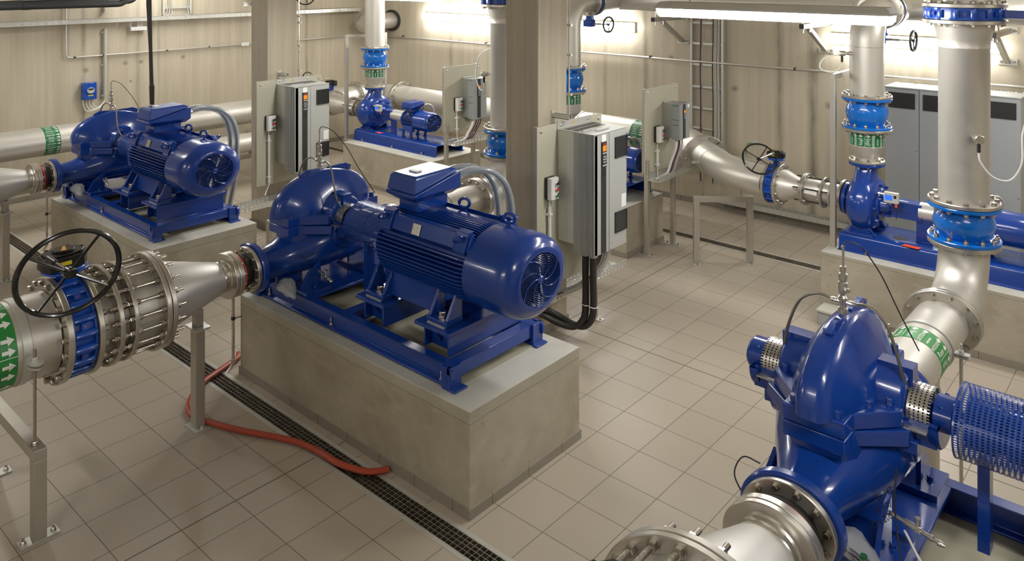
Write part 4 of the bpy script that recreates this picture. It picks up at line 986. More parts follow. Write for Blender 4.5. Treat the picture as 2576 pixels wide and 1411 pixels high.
def small_motor(x0, label, L=.50, R=.15, feet=True):
    """x0 drive end, L overall length"""
    y, z = YD, ZD-.012
    t = thing('electric_motor', label, 'electric motor', (x0+L/2, y, .66), 'small motors of the far pump row')
    xh = x0+L*.5
    b = MB().lathe((x0, y, z), (1, 0, 0), [(-.06, 0), (-.06, .02), (0, .02), (0, R*.75), (.02, R*.93), (.04, R*.93), (.045, R*.82), (L*.5, R*.82), (L*.52, R*.9)], 44)
    body = part('frame', b, 'blue', t)
    f = MB(); e1, e2 = frame((1, 0, 0))
    for a in [q for q in range(-40, 36, 6)]+[180-q for q in range(-40, 36, 6)]+list(range(50, 131, 6)):
        n = e1*cos(radians(a))+e2*sin(radians(a)); ta = (e2*cos(radians(a))-e1*sin(radians(a)))*.0022; o = Vector((0, y, z)); vs = []
        for xx in (x0+.04, xh):
            for p in (o+n*R*.8-ta, o+n*R*.8+ta, o+n*R*.97+ta, o+n*R*.97-ta): vs.append((xx, p.y, p.z))
        f.add(vs, [(0, 1, 2, 3), (7, 6, 5, 4), (0, 4, 5, 1), (1, 5, 6, 2), (2, 6, 7, 3), (3, 7, 4, 0)])
    part('cooling_fins', f, 'blue', body, smooth=False)
    xe = x0+L
    c = MB().lathe((xe, y, z), (-1, 0, 0), [(.006, R*.83), (0, R*.84), (.004, R*.89), (.02, R*.96), (.05, R*1.0), (.1, R*1.01), (.1001, R*1.015), (L*.5, R*1.03), (L*.5, R*.98), (.05, R*.9), (.02, R*.84)], 56, cap=False)
    fc = part('fan_cover', c, 'blue', t, ang=40)
    g = MB()
    for q in range(9): g.torus((xe-.006, y, z), (1, 0, 0), R*(.12+.7*q/8), .0016, 36, 5)
    for q in range(14):
        pts = []
        for j in range(7):
            r = R*(.1+.74*j/6); a = 2*pi*q/14-.8*(j/6)**1.2; pts.append(Vector((xe-.003, y, z))+(e1*cos(a)+e2*sin(a))*r)
        g.tube(pts, .0028, 5)
    g.lathe((xe-.008, y, z), (1, 0, 0), [(0, R*.12), (.006, R*.12), (.009, 0)], 14)
    part('fan_grille', g, 'blue', fc)
    part('fan', MB().lathe((xe-.02, y, z), (1, 0, 0), [(-.02, 0), (-.02, R*.8), (-.01, R*.8), (-.01, 0)], 28), 'dark', fc)
    h = MB()
    for s in (-1, 1):
        for xx in (x0+.07, x0+.22):
            h.box(xx-.045, xx+.045, y+s*R*.85-.035, y+s*R*.85+.035, z-R*OV-.008, z-R*OV+.014)
            h.lathe((xx, y+s*R*.85, .656), (0, 0, 1), [(0, .03), (.012, .03), (.014, .018), (z-R*OV-.66, .018)], 14)
        h.prism([(y+s*R*.95, z-R*OV), (y+s*R*.5, z-R*OV), (y+s*R*.6, z-R*.45), (y+s*R*.8, z-R*.45)], 'x', x0+.05, x0+.24)
    part('foot', h, 'blue', t, bev=.003)
    bx0, bx1, y0, y1 = x0+.03, x0+.22, y-.135, y+.115
    m = MB(); zt = z+R*OV
    m.box(bx0+.04, bx1-.04, y-.07, y+.07, zt-.03, zt+.03)
    m.loft([[(bx0+.02, y0+.02, zt+.012), (bx1-.02, y0+.02, zt+.012), (bx1-.02, y1-.02, zt+.03), (bx0+.02, y1-.02, zt+.03)], [(bx0-.01, y0, zt+.034), (bx1+.01, y0, zt+.034), (bx1+.01, y1, zt+.08), (bx0-.01, y1, zt+.08)]])
    tb = part('terminal_box', m, 'blue', t, bev=.004, smooth=False)
    l = MB().loft([[(bx0-.004, y0+.004, zt+.038), (bx1+.004, y0+.004, zt+.038), (bx1+.004, y1-.004, zt+.086), (bx0-.004, y1-.004, zt+.086)], [(bx0+.012, y0+.02, zt+.108), (bx1-.012, y0+.02, zt+.108), (bx1-.012, y1-.02, zt+.114), (bx0+.012, y1-.02, zt+.114)]])
    part('lid', l, 'blue', tb, bev=.005, smooth=False)
    e = MB().torus((xh-.03, y+.05, zt+.03), (.4, -.7, 0), .022, .007, 20, 8).lathe((xh-.03, y+.05, zt-.02), (0, 0, 1), [(0, .014), (.025, .014)], 10)
    e.torus((xh-.05, y-R*.8, z+R*.55), (.6, .3, -.5), .018, .006, 18, 8)
    part('eye_bolt', e, 'blue', t)
    part('rating_plate', MB().add([(xh-.15, y-R*.86, z+R*.52), (xh-.09, y-R*.86, z+R*.52), (xh-.09, y-R*.66, z+R*.68), (xh-.15, y-R*.66, z+R*.68)], [(0, 1, 2, 3)]), 'steel', body, 'bright rating plate', smooth=False)
    part('cable_hose', MB().tube(spline([(bx1+.0, y1-.01, zt+.06), (bx1+.03, y1+.05, zt+.06), (bx1+.05, y1+.1, zt+.01), (bx1+.04, y1+.12, zt-.1), (bx1+.03, y1+.1, zt-.25)], 6), .016, 10), 'gcable', t)
    return t
def baseplate(label, x0, x1, z0, holes, sticker):
    y0, y1, zt = YD-.27, YD+.27, .655
    t = thing('pump_baseplate', label, 'machine base', ((x0+x1)/2, YD, z0), 'bent blue baseplates of the far pump row')
    def prof(s):
        e = YD+s*.27
        return [(e, z0+.001), (e, z0+.008), (e-s*.03, z0+.009), (e-s*.034, z0+.03), (e-s*.036, zt-.022), (e-s*.044, zt-.006), (e-s*.06, zt), (YD, zt), (YD, zt-.008), (e-s*.056, zt-.009), (e-s*.046, z0+.012), (e-s*.05, z0+.001)]
    b = MB()
    for s in (-1, 1): b.prism(prof(s), 'x', x0, x1)
    p = part('plate', b, 'blue', t, ang=50)
    h = MB()
    for xx, yy in holes: h.lathe((xx, yy, zt+.0004), (0, 0, 1), [(0, 0), (0, .055), (.0004, .055)], 30)
    part('inspection_hole', h, 'dark', p)
    w = MB()
    for f in (.12, .5, .85):
        for s in (-1, 1): w.hexes((x0+(x1-x0)*f, YD+s*.255, z0+.008), (0, 0, 1), 0, 1, .013, .014, stud=.01)
    part('anchor_bolts', w, 'bolt', t)
    x, y = sticker; part('sticker', MB().add([(x-.07, y-.03, zt+.0008), (x+.06, y-.04, zt+.0008), (x+.075, y+.02, zt+.0008), (x-.05, y+.03, zt+.0008)], [(0, 1, 2, 3)]), 'orange', p, 'orange-red sticker', smooth=False)
    return t
def small_guard(label, x0, x1, R=.085):
    t = thing('coupling_guard', label, 'coupling guard', ((x0+x1)/2, YD, .656), 'sheet coupling guards of the far pumps')
    part('sleeve', MB().ring((x0, YD, ZD), (1, 0, 0), 0, x1-x0, R-.003, R, 44), 'galv', t, 'bright galvanised sleeve')
    part('coupling', MB().lathe((x0-.04, YD, ZD), (1, 0, 0), [(0, .03), (x1-x0+.1, .03)], 18), 'blue', t)
    b = MB().box(x0-.02, x0+.1, YD-.05, YD-.042, .66, ZD-R*OV+.02).box(x0-.02, x0+.1, YD-.08, YD-.042, .656, .664)
    part('bracket', b, 'blue', t, bev=.002)
    return t
def display_unit(label, p):
    x, y, z = p
    t = thing('pressure_transmitter', label, 'transmitter', p, 'display units on the far pumps')
    # faces the room centre (towards -y)
    part('case', MB().box(x-.055, x+.055, y-.02, y+.02, z-.042, z+.042), 'grey', t, bev=.004, smooth=False)
    part('screen', MB().box(x-.045, x+.012, y-.0215, y-.019, z-.02, z+.022), 'lcdb', t, 'blue lit display', smooth=False)
    part('keypad', MB().box(x+.022, x+.042, y-.0215, y-.019, z+.0, z+.024), 'ink', t, smooth=False)
    b = MB()
    for q in (-.035, -.012): b.lathe((x+q, y, z-.042), (0, 0, -1), [(0, .009), (.014, .009)], 8)
    b.lathe((x-.055, y, z+.02), (-1, 0, 0), [(0, .009), (.03, .009), (.03, .014), (.045, .014)], 8)
    part('connector', b, 'steel', t)
    part('orange_plug', MB().lathe((x+.035, y, z-.042), (0, 0, -1), [(0, .009), (.03, .01), (.034, .005)], 8), 'orange', t, 'orange cable plug')
    part('signal_cable', MB().tube(spline([(x+.035, y, z-.07), (x+.035, y+.01, z-.13), (x+.03, y+.02, z-.18)], 6), .003, 6).tube(spline([(x-.035, y, z-.05), (x-.05, y-.01, z-.12), (x-.1, y-.02, z-.16), (x-.16, y-.03, z-.12)], 6), .003, 6), 'cable', t)
X1, X2, X3 = -8.71, -5.33, -2.167
small_pump(X1, 'small blue end-suction pump in the far corner with a display on its bracket')
small_pump(X2, 'small blue pump hidden behind the tall middle drive', .75, 1.08)
small_pump(X3, 'blue end-suction pump at right in front of the grey cabinets')
small_motor(-8.03, 'small blue finned motor in the far corner beside the grey mounting board', .53)
small_motor(-4.82, 'small blue motor half hidden behind the tall middle drive', .45)
small_motor(-1.49, 'blue motor at the right edge behind the thick riser pipe', .53)
baseplate('bent blue baseplate with orange sticker under the far corner pump', X1-.155, X1+1.49, .52, [(-7.36, 6.92), (-8.46, 7.0)], (-8.42, 6.84))
baseplate('blue baseplate behind the tall middle drive', X2-.1, -4.42, .5, [(-4.6, 6.9)], (-5.1, 6.86))
baseplate('long blue baseplate with orange sticker and round hole at right', X3-.15, -.45, .52, [(X3+.28, 6.93), (-.8, 6.9)], (X3+.4, 6.79))
small_guard('bright sheet guard between the far corner pump and its motor', -8.29, -8.05)
small_guard('sheet guard behind the tall middle drive', -4.98, -4.84, .07)
small_guard('bright sheet guard left of the thick riser pipe', -1.75, -1.51)
display_unit('small grey unit with blue display on the far corner pump', (-8.43, 6.84, .985))
display_unit('small grey unit with blue display on the right-hand small pump', (X3+.24, 6.84, 1.0))
# risers of the small pumps
def small_riser(label, xd, lblv, flz=1.225, zc=1.545, straight=False):
    o = (xd, YD, 0); d = (0, 0, 1)
    t = thing('riser_pipe', label, 'pipe', (xd, YD, flz), 'cones with green marker above the small pumps')
    zt = zc-.028
    r1 = .088 if not straight else .07
    prof = [(flz+.02, r1), (flz+.04, r1), (zt-.155, .134), (zt-.15, .1365), (zt-.02, .1365)] if not straight else [(flz+.02, r1), (zt-.3, r1), (zt-.24, .134), (zt-.23, .1365), (zt-.02, .1365)]
    part('cone', MB().lathe(o, d, prof, 48), 'pipe', t, ang=25)
    part('flange', flange(o, d, flz+.001, flz+.022, .142, .08), 'flange', t)
    part('flange', flange(o, d, zt-.022, zt, .198, .12), 'flange', t)
    w = MB(); bolts(w, (xd, YD, flz+.022), d, 0, .118, 8, .014, .014); bolts(w, (xd, YD, zt-.022), (0, 0, -1), 0, .174, 12, .013, .013); bolts(w, (xd, YD, flz-.024), (0, 0, -1), 0, .118, 8, .012, .012)
    part('flange_bolts', w, 'bolt', t)
    band(t, (xd, YD, zt-.088), d, .137, .125, .22, 'green2', ('Spül', 'wasser'), .2)
    check_valve(lblv, xd, YD, zc-.027, zc+.226, .198)
small_riser('steel cone with green marker band above the far corner pump', X1, 'blue check valve above the far corner pump')
small_riser('steel pipe with green marker band right of the middle concrete column', X2, 'blue check valve right of the middle concrete column', 1.08, straight=True)
small_riser('steel cone with green marker band above the right-hand small pump', X3, 'blue check valve with small plate above the right-hand small pump')
def upper_riser(label, xd, bend):
    o = (xd, YD, 0); d = (0, 0, 1); z0 = 1.772
    t = thing('riser_pipe', label, 'pipe', (xd, YD, z0), 'upper pipes of the small pumps')
    if bend: P = fillet([(xd, YD, z0+.02), (xd, YD, 2.49), (xd, YD+.36, 2.49)], [.27], 14)
    else: P = [(xd, YD, z0+.02), (xd, YD, ZT)]
    part('pipe', MB().tube(P, .1365, 44), 'pipe', t)
    part('flange', flange(o, d, z0, z0+.022, .198, .12), 'flange', t)
    w = MB(); bolts(w, (xd, YD, z0+.022), d, 0, .174, 12, .014, .014)
    if bend:
        part('weld_seam', MB().torus((xd, YD, 2.2), d, .1368, .0025, 44, 6), 'steel', t)
        part('flange', flange((xd, 0, 2.49), (0, 1, 0), YD+.34, YD+.365, .198, .12), 'flange', t); bolts(w, (xd, YD+.34, 2.49), (0, -1, 0), 0, .172, 12, .014, .014)
    part('flange_bolts', w, 'bolt', t)
upper_riser('upright steel pipe with steel frame behind it in the far corner', X1, False)
upper_riser('steel pipe right of the middle concrete column bending away at the top', X2, True)
upper_riser('steel riser pipe at right bending away behind the hanging lamp', X3, True)
def wall_valve(label, xd):
    c = Vector((xd, YD+.4, 2.49))
    t = thing('butterfly_valve', label, 'valve', c, 'valves under the ceiling header')
    b = MB().ring(c, (0, 1, 0), -.032, .032, .12, .165, 44).rods(c, (0, 1, 0), .165, 12, .02, -.032, .032)
    body = part('valve_body', b, 'blue2', t)
    part('flange', flange((xd, 0, 2.49), (0, 1, 0), c.y+.034, c.y+.058, .198, .12), 'flange', t)
    part('neck', MB().lathe(c+Vector((0, 0, -.13)), (0, 0, -1), [(0, .045), (.07, .045), (.07, .055), (.085, .055)], 18), 'blue2', body)
    g = MB().box(xd-.06, xd+.05, c.y-.05, c.y+.05, 2.2, 2.275)
    part('gearbox', g, 'blue2', t, bev=.006)
    part('worm_shaft', MB().lathe((xd+.05, c.y, 2.235), (1, 0, 0), [(0, .014), (.1, .014), (.1, .009), (.21, .009)], 10), 'steel', t)
    part('handwheel', handwheel(MB(), (xd+.26, c.y, 2.235), (1, 0, 0), .1, .011, 3, .2, .016), 'strip', t)
wall_valve('small valve with dark handwheel under the pipe bend right of the column', X2)
wall_valve('small valve with dark handwheel between the two right-hand risers', X3)
h = thing('header_pipe', 'thick steel header pipe along the top of the back wall', 'pipe', (-3.5, 7.98, 2.49))
part('pipe', MB().lathe((0, 7.98, 2.49), (1, 0, 0), [(-5.62, 0), (-5.6, .1), (-5.56, .14), (2.2, .14)], 44), 'pipe', h)
b = MB()
for xx in (X2, X3): b.lathe((xx, YD+.458, 2.49), (0, 1, 0), [(0, .1365), (.45, .1365)], 40)
part('branch', b, 'pipe', h)
# ------------------------------------------------------------------ mounting boards, drives, push-button boxes, trays
def board(label, x, y0, y1, z0, z1, posts=()):
    t = thing('mounting_board', label, 'board', (x, (y0+y1)/2, z0), 'grey mounting boards')
    p = part('sheet', MB().box(x-.012, x, y0, y1, z0, z1), 'panel', t, bev=.002, smooth=False)
    f = MB()
    for yy in (y0+.012, y1-.05): f.box(x-.05, x-.012, yy, yy+.04, z0, z1-.004)
    parts('frame_tube', f, 'sq', t, smooth=False)
    w = MB()
    for yy in (y0+.045, y1-.045):
        for zz in (z0+.04, z1-.04): w.lathe((x, yy, zz), (1, 0, 0), [(0, .014), (.002, .014), (.003, .01), (.009, .009), (.01, .005), (.01, 0)], 12)
    part('fixing_screws', w, 'steel', t)
    return t
def post(t, x, y, z1, s=.02, plate=True, d='x'):
    part('post', MB().box(x-s, x+s, y-s, y+s, .006, z1), 'sq', t, bev=.002)
    part('foot_plate', MB().box(x-(.085 if d == 'x' else .035), x+(.085 if d == 'x' else .035), y-(.03 if d == 'x' else .085), y+(.03 if d == 'x' else .085), .0005, .008), 'galv', t)
    w = MB()
    for q in (-.062, .062): w.hexes((x+(q if d == 'x' else 0), y+(0 if d == 'x' else q), .008), (0, 0, 1), 0, 1, .011, .012, stud=.008)
    part('anchor_bolts', w, 'bolt', t)
def button_box(label, x, y0, y1, z0, z1):
    t = thing('push_button_box', label, 'control box', (x, (y0+y1)/2, z0), 'push-button boxes on the mounting boards')
    part('back_shell', MB().box(x+.001, x+.03, y0, y1, z0+.002, z1), 'strip', t, bev=.004, smooth=False)
    part('front_shell', MB().prism([(x+.03, y0), (x+.062, y0+.004), (x+.07, y0+.012), (x+.07, y1-.012), (x+.062, y1-.004), (x+.03, y1)], 'z', z0, z1-.002), 'white', t, bev=.003, smooth=False)
    ym = (y0+y1)/2+.012
    for i, (nm, mt) in enumerate((('selector_switch', 'strip'), ('stop_button', 'redb'), ('start_button', 'greenb'))):
        zz = z1-.045-(z1-z0-.075)*i/2
        b = MB().lathe((x+.07, ym, zz), (1, 0, 0), [(0, .02), (.008, .02), (.011, .017), (.011, .0145)], 18)
        bz = part('button_ring', b, 'steel', t)
        k = MB().lathe((x+.07, ym, zz), (1, 0, 0), [(.0, .0145), (.013, .0145), (.014, .012), (.014, 0)], 18)
        if i == 0: k.bar((x+.086, ym-.016, zz), (x+.086, ym+.016, zz), .012, .018, (1, 0, 0))
        part(nm, k, mt, bz)
        part('legend_plate', MB().box(x+.0695, x+.0712, ym+.02, y1-.008, zz-.016, zz+.016), 'ink', t, smooth=False)
    return t
def conduit(label, x, y, z0, z1, zbox, bend=.06):
    t = thing('cable_conduit', label, 'conduit', (x, y, z0), 'white conduits below the push-button boxes')
    part('pipe', MB().lathe((x+.022, y, z0), (0, 0, 1), [(0, .0135), (z1-z0, .0135)], 14), 'white', t)
    c = MB()
    for zz in (z0+.12*(z1-z0), z1-.12*(z1-z0)): c.box(x, x+.04, y-.019, y+.019, zz-.008, zz+.008)
    parts('clip', c, 'white', t, bev=.002, smooth=False)
    part('cable', MB().tube(spline([(x+.03, y, zbox), (x+.024, y-.004, zbox-.03), (x+.022, y, z1)], 5), .0055, 8).tube(spline([(x+.022, y, z0), (x+.024, y+.0, z0-.03), (x+.03, y-bend*.6, z0-.09), (x+.05, y-bend, z0-.12)], 6), .0055, 8), 'label', t)
def keypad(parent, x, y0, y1, z1, h):
    """operator panel of a drive on a +x face; (y0,y1) width, z1 top, h height"""
    w = y1-y0
    k = part('operator_panel', MB().box(x, x+.006, y0, y1, z1-h, z1), 'strip', parent, smooth=False)
    part('amber_display', MB().box(x+.006, x+.0075, y0+w*.12, y1-w*.12, z1-h*.36, z1-h*.13), 'lcd', k, 'amber lit display', smooth=False)
    part('maker_plate', MB().box(x+.006, x+.0072, y0+w*.3, y1-w*.3, z1-h*.1, z1-h*.04), 'redb', k, 'red maker plate', smooth=False)
    b = MB()
    for r, n in ((.43, 4), (.92, 4)):
        for i in range(n):
            yy = y0+w*(.16+.68*i/(n-1)); b.box(x+.006, x+.0085, yy-w*.07, yy+w*.07, z1-h*r-h*.02, z1-h*r+h*.02)
    cz = z1-h*.68
    for a in range(8):
        q = 2*pi*a/8; yy = (y0+y1)/2+cos(q)*w*.27; zz = cz+sin(q)*h*.13; b.box(x+.006, x+.0085, yy-w*.07, yy+w*.07, zz-h*.018, zz+h*.018)
    b.box(x+.006, x+.0085, (y0+y1)/2-w*.08, (y0+y1)/2+w*.08, cz-h*.02, cz+h*.02)
    part('keys', b, 'label', k, smooth=False)
def big_drive(label, dx, dy, z0, z1):
    xb, y0, y1 = -3.79+dx, 4.83+dy, 5.268+dy; xf = xb+.35
    t = thing('frequency_drive', label, 'frequency drive', (xb, (y0+y1)/2, z0), 'tall grey frequency drives')
    part('back_plate', MB().box(xb+.001, xb+.007, y0, y1, z0+.1, z1+.055), 'galv', t, 'galvanised back plate', smooth=False)
    part('rear_case', MB().box(xb+.007, xb+.19, y0+.002, y1-.002, z0+.06, z1-.002), 'galv', t, 'galvanised rear case', bev=.002, smooth=False)
    s = MB()                                # ribbed aluminium side
    pts = [(xb+.16, y0), (xb+.215, y0)]
    xx = [.215, .222, .248, .253, .27, .276, .30, .305, .325, .331]
    for i, q in enumerate(xx): pts.append((xb+q, y0 if i % 4 in (0, 3) else y0+.008))
    pts += [(xf, y0+.0), (xf, y0+.045), (xb+.16, y0+.045)]
    s.prism(pts, 'z', z0, z1-.003)
    part('side_profile', s, 'alu', t, smooth=False)
    f = MB().box(xf-.19, xf-.002, y0+.045, y1, z0+.0, z1-.003).box(xf-.002, xf, y0+.012, y0+.09, z0+.006, z1-.01)
    part('front_case', f, 'vfd', t, bev=.002, smooth=False)
    d = MB().box(xf-.003, xf+.004, y0+.20, y1-.002, z0+.004, z1-.006)
    dr = part('door', d, 'vfd', t, bev=.003, smooth=False)
    part('dark_strip', MB().box(xf-.002, xf+.001, y0+.095, y0+.16, z0+.004, z1-.06), 'strip', t, 'anthracite strip', smooth=False)
    part('front_label', MB().box(xf-.001, xf+.0015, y0+.1, y0+.155, z1-.066, z1-.012), 'label', t, smooth=False)
    keypad(t, xf+.001, y0+.1, y0+.158, z1-.07, .19)
    part('type_plate', MB().box(xf+.001, xf+.002, y0+.1, y0+.155, z1-.33, z1-.28), 'ink', t, smooth=False)
    for nm, zc, hh in (('upper_vent', z1-.135, .16), ('lower_vent', z0+.2, .155)):
        g = MB(); a, b = y1-.17, y1-.01
        g.box(xf+.004, xf+.009, a, b, zc-hh/2, zc+hh/2)
        for i in range(16): g.prism([(xf+.009, zc-hh/2+hh*(i+.15)/16), (xf+.015, zc-hh/2+hh*(i+.35)/16), (xf+.009, zc-hh/2+hh*(i+.8)/16)], 'y', a+.008, b-.008)
        for q in (a, b-.007): g.box(xf+.009, xf+.016, q, q+.007, zc-hh/2, zc+hh/2)
        for q in (zc-hh/2, zc+hh/2-.006): g.box(xf+.009, xf+.016, a, b, q, q+.006)
        part(nm, g, 'strip', dr, 'black louvred vent', smooth=False)
    part('door_sticker', MB().box(xf+.004, xf+.005, y1-.075, y1-.012, z0+.3, z0+.4), 'label', dr, smooth=False)
    top = MB().box(xb+.007, xf+.006, y0-.004, y1+.002, z1-.003, z1+.003)
    tp = part('top_cover', top, 'vfd', t, smooth=False)
    v = MB()
    for a in (.045, .12): v.box(xb+a, xb+a+.055, y0+.03, y1-.03, z1+.003, z1+.0045)
    part('top_vent', v, 'strip', tp, 'dark mesh in the top', smooth=False)
    wl = MB().box(xb+.2, xb+.215, y0+.05, y0+.2, z1+.003, z1+.012).box(xb+.26, xb+.28, y0+.14, y0+.3, z1+.003, z1+.01)
    part('top_bead', wl, 'vfd', tp, smooth=False)
    w = MB()
    for i in range(5):
        zz = z1-.04-(z1-z0-.1)*i/4
        w.lathe((xb+.175, y0, zz), (0, -1, 0), [(0, .006), (.004, .006), (.005, .003)], 8); w.lathe((xb+.285, y0+.004, zz-.06), (0, -1, 0), [(0, .006), (.004, .006), (.005, .003)], 8)
        w.lathe((xf+.004, y1-.012, zz), (1, 0, 0), [(0, .006), (.004, .006), (.005, .003)], 8)
    for yy in (y0+.04, y1-.04): w.lathe((xb+.007, yy, z1+.03), (1, 0, 0), [(0, .014), (.006, .013), (.01, .007)], 10)
    part('cover_screws', w, 'steel', t)
    m = (y0+y1)/2-.02
    part('warning_sign', MB().add([(xb+.0078, m-.018, z1+.018), (xb+.0078, m+.018, z1+.018), (xb+.0078, m, z1+.046)], [(0, 1, 2)]), 'amber', t, 'yellow warning triangle', smooth=False)
    b = MB()
    for xx, yy in ((xf-.12, y0+.06), (xf-.05, y0+.06), (xf-.1, y1-.12)): b.lathe((xx, yy, z0), (0, 0, -1), [(0, .036), (.02, .034), (.022, .026), (.035, .026)], 16)
    part('cable_gland', b, 'vfd', t)
    return t, xf, y0, y1
def small_drive(label, dx, y0, z0, z1, w=.215, dp=.205):
    xb = dx; y1 = y0+w; xf = xb+dp
    t = thing('frequency_drive', label, 'frequency drive', (xb, (y0+y1)/2, z0), 'compact grey frequency drives')
    part('heat_sink', MB().box(xb+.002, xb+dp*.55, y0, y1, z0, z1).box(xb+.002, xb+.02, y0+.01, y1-.01, z1, z1+.012), 'alu', t, 'bare aluminium rear body', bev=.003, smooth=False)
    h = z1-z0
    c = MB().loft([[(xb+dp*.55, y0-.001, zz), (xb+dp*.6, y0-.003, zz), (xf-.012, y0, zz), (xf, y0+.015, zz), (xf, y1-.015, zz), (xf-.012, y1, zz), (xb+dp*.55, y1+.001, zz)] for zz in (z0-.012, z1+.004)])
    cv = part('front_cover', c, 'vfd2', t, bev=.002, smooth=False)
    g = MB()
    for f in (.03, .45, .6): g.box(xf-.08, xf-.012, y0-.0045, y0, z1-h*f-.004, z1-h*f)
    part('cover_groove', g, 'strip', cv, smooth=False)
    a, b = y0+w*.28, y0+w*.52
    part('dark_strip', MB().box(xf, xf+.002, a, b, z0+.0, z1), 'strip', cv, 'anthracite strip', smooth=False)
    keypad(cv, xf+.002, a+.004, b-.004, z1-h*.14, h*.3)
    part('front_label', MB().box(xf, xf+.001, y1-.06, y1-.02, z1-.045, z1-.01), 'label', cv, smooth=False)
    n = MB()
    for i, yy in enumerate((y0+w*.2, y0+w*.45, y0+w*.7, y0+w*.85)): n.lathe((xf-.06-.015*(i % 2), yy, z0-.012), (0, 0, -1), [(0, .016), (.015, .016), (.016, .011), (.026, .011)], 12)
    part('cable_gland', n, 'vfd', t)
    return t, xf
def tray(label, a, b, w, h, z, mat='galv', pitch=.05, floor_=True, lengthaxis='y', rungs=0, group='perforated cable trays'):
    """perforated cable tray along y (or x); a,b ends, w=(lo,hi) across, z underside"""
    t = thing('cable_tray', label, 'cable tray', ((w[0]+w[1])/2, (a+b)/2, z) if lengthaxis == 'y' else ((a+b)/2, (w[0]+w[1])/2, z), group)
    def bx(m, l0, l1, c0, c1, z0, z1): m.box(c0, c1, l0, l1, z0, z1) if lengthaxis == 'y' else m.box(l0, l1, c0, c1, z0, z1)
    n = max(2, int((b-a)/pitch)); q = .0012
    for c in w:
        s = MB()
        hs = [0, .2, .35, .6, .75, 1]
        for i, (f0, f1) in enumerate(zip(hs[:-1], hs[1:])):
            if i in (1, 3):
                for k in range(n): bx(s, a+(b-a)*k/n, a+(b-a)*(k+.52)/n, c-q, c+q, z+h*f0, z+h*f1)
                bx(s, b-.01, b, c-q, c+q, z+h*f0, z+h*f1)
            else: bx(s, a, b, c-q, c+q, z+h*f0, z+h*f1)
        bx(s, a, b, c-.004, c+.004, z+h-.003, z+h)
        part('side_rail', s, mat, t, smooth=False)
    if floor_:
        s = MB(); m = w[1]-w[0]; cs = [0, .12, .2, .4, .48, .68, .76, .9, 1]
        for i, (f0, f1) in enumerate(zip(cs[:-1], cs[1:])):
            if i % 2 == 1:
                for k in range(n): bx(s, a+(b-a)*k/n, a+(b-a)*(k+.5)/n, w[0]+m*f0, w[0]+m*f1, z, z+.002)
            else: bx(s, a, b, w[0]+m*f0, w[0]+m*f1, z, z+.002)
        part('perforated_floor', s, mat, t, smooth=False)
    if rungs:
        s = MB()
        for k in range(rungs): p = a+(b-a)*(k+.5)/rungs; bx(s, p-.012, p+.012, w[0], w[1], z+.006, z+.02)
        parts('rung', s, mat, t, smooth=False)
    return t
def cable(label, pts, r, mat, group='cables in the trays', n=8, name='cable', cat='cable'):
    return solo(name, MB().tube(spline(pts, n), r, 8), mat, label, cat, group)
# tall drive in the middle
board('grey mounting board on the middle concrete column behind the tall drive', -3.79, 4.589, 5.428, .42, 1.655)
big_drive('tall grey frequency drive with ribbed side in the middle, two black hoses below it', 0, 0, .695, 1.608)
button_box('push-button box with red and green buttons on the middle board, left of the tall drive', -3.79, 4.675, 4.775, 1.1, 1.265)
conduit('white conduit under the push-button box on the middle board', -3.79, 4.71, .55, 1.04, 1.1)
# tall drive at left
board('grey mounting board on the left concrete column behind the other tall drive', -7.62, 4.529, 5.357, .53, 1.655)
big_drive('tall grey frequency drive at left in front of the far concrete column', -3.83, -.063, .695, 1.602)
button_box('push-button box on the board by the left concrete column', -7.62, 4.625, 4.73, 1.12, 1.28)
conduit('white conduit under the push-button box by the left concrete column', -7.62, 4.66, .56, 1.07, 1.12)
# wall brackets carrying the boards
def board_bracket(label, x, y, z):
    t = thing('channel_bracket', label, 'bracket', (x, y, z), 'channel brackets of the mounting boards')
    part('arm', MB().box(x, x+.17, y-.018, y-.014, z-.018, z+.018).box(x, x+.17, y+.014, y+.018, z-.018, z+.018).box(x, x+.17, y-.018, y+.018, z-.018, z-.014), 'galv', t, smooth=False)
    part('wall_plate', MB().box(x, x+.006, y-.025, y+.025, z-.08, z+.04), 'galv', t, smooth=False)
board_bracket('steel channel bracket between middle column and mounting board', -3.884, 4.90, 1.70)
board_bracket('steel channel bracket between left column and mounting board', -7.714, 4.86, 1.70)
# small drives on posts
for lab, xb, ya, yb, y0, z0, z1, bx in (('at left near the far corner pump', -7.005, 6.704, 7.335, 7.0, 1.02, 1.50, 6.86), ('at right of the column, beside the red lever', -4.2, 6.774, 7.42, 7.095, 1.143, 1.487, 6.93)):
    b = board(f'grey mounting board on posts {lab}', xb, ya, yb, .816 if xb > -6 else .86, 1.66)
    post(b, xb-.0, ya+.03, .95, .022); post(b, xb+.03, yb-.16, .80, .022)
    small_drive(f'compact grey frequency drive on posts {lab}', xb, y0, z0, z1, .215 if xb > -6 else .25)
    button_box(f'push-button box {lab}', xb, bx, bx+.1, 1.11, 1.27)
    conduit(f'white conduit under the push-button box {lab}', xb, bx+.035, .86, 1.04, 1.11, .0)
for i, (yy, m, r) in enumerate(((7.14, 'white', .014), (7.19, 'pcable', .007), (7.21, 'pcable', .007), (7.26, 'gcable', .009))):
    cable(f'{("white", "purple", "second purple", "grey")[i]} cable dropping from the compact drive beside the red lever', [(-4.06, yy, 1.115), (-4.065, yy-.01, 1.03), (-4.09, yy-.06, .9), (-4.1, yy-.12, .8), (-4.11, yy-.3, .775)], r, m)
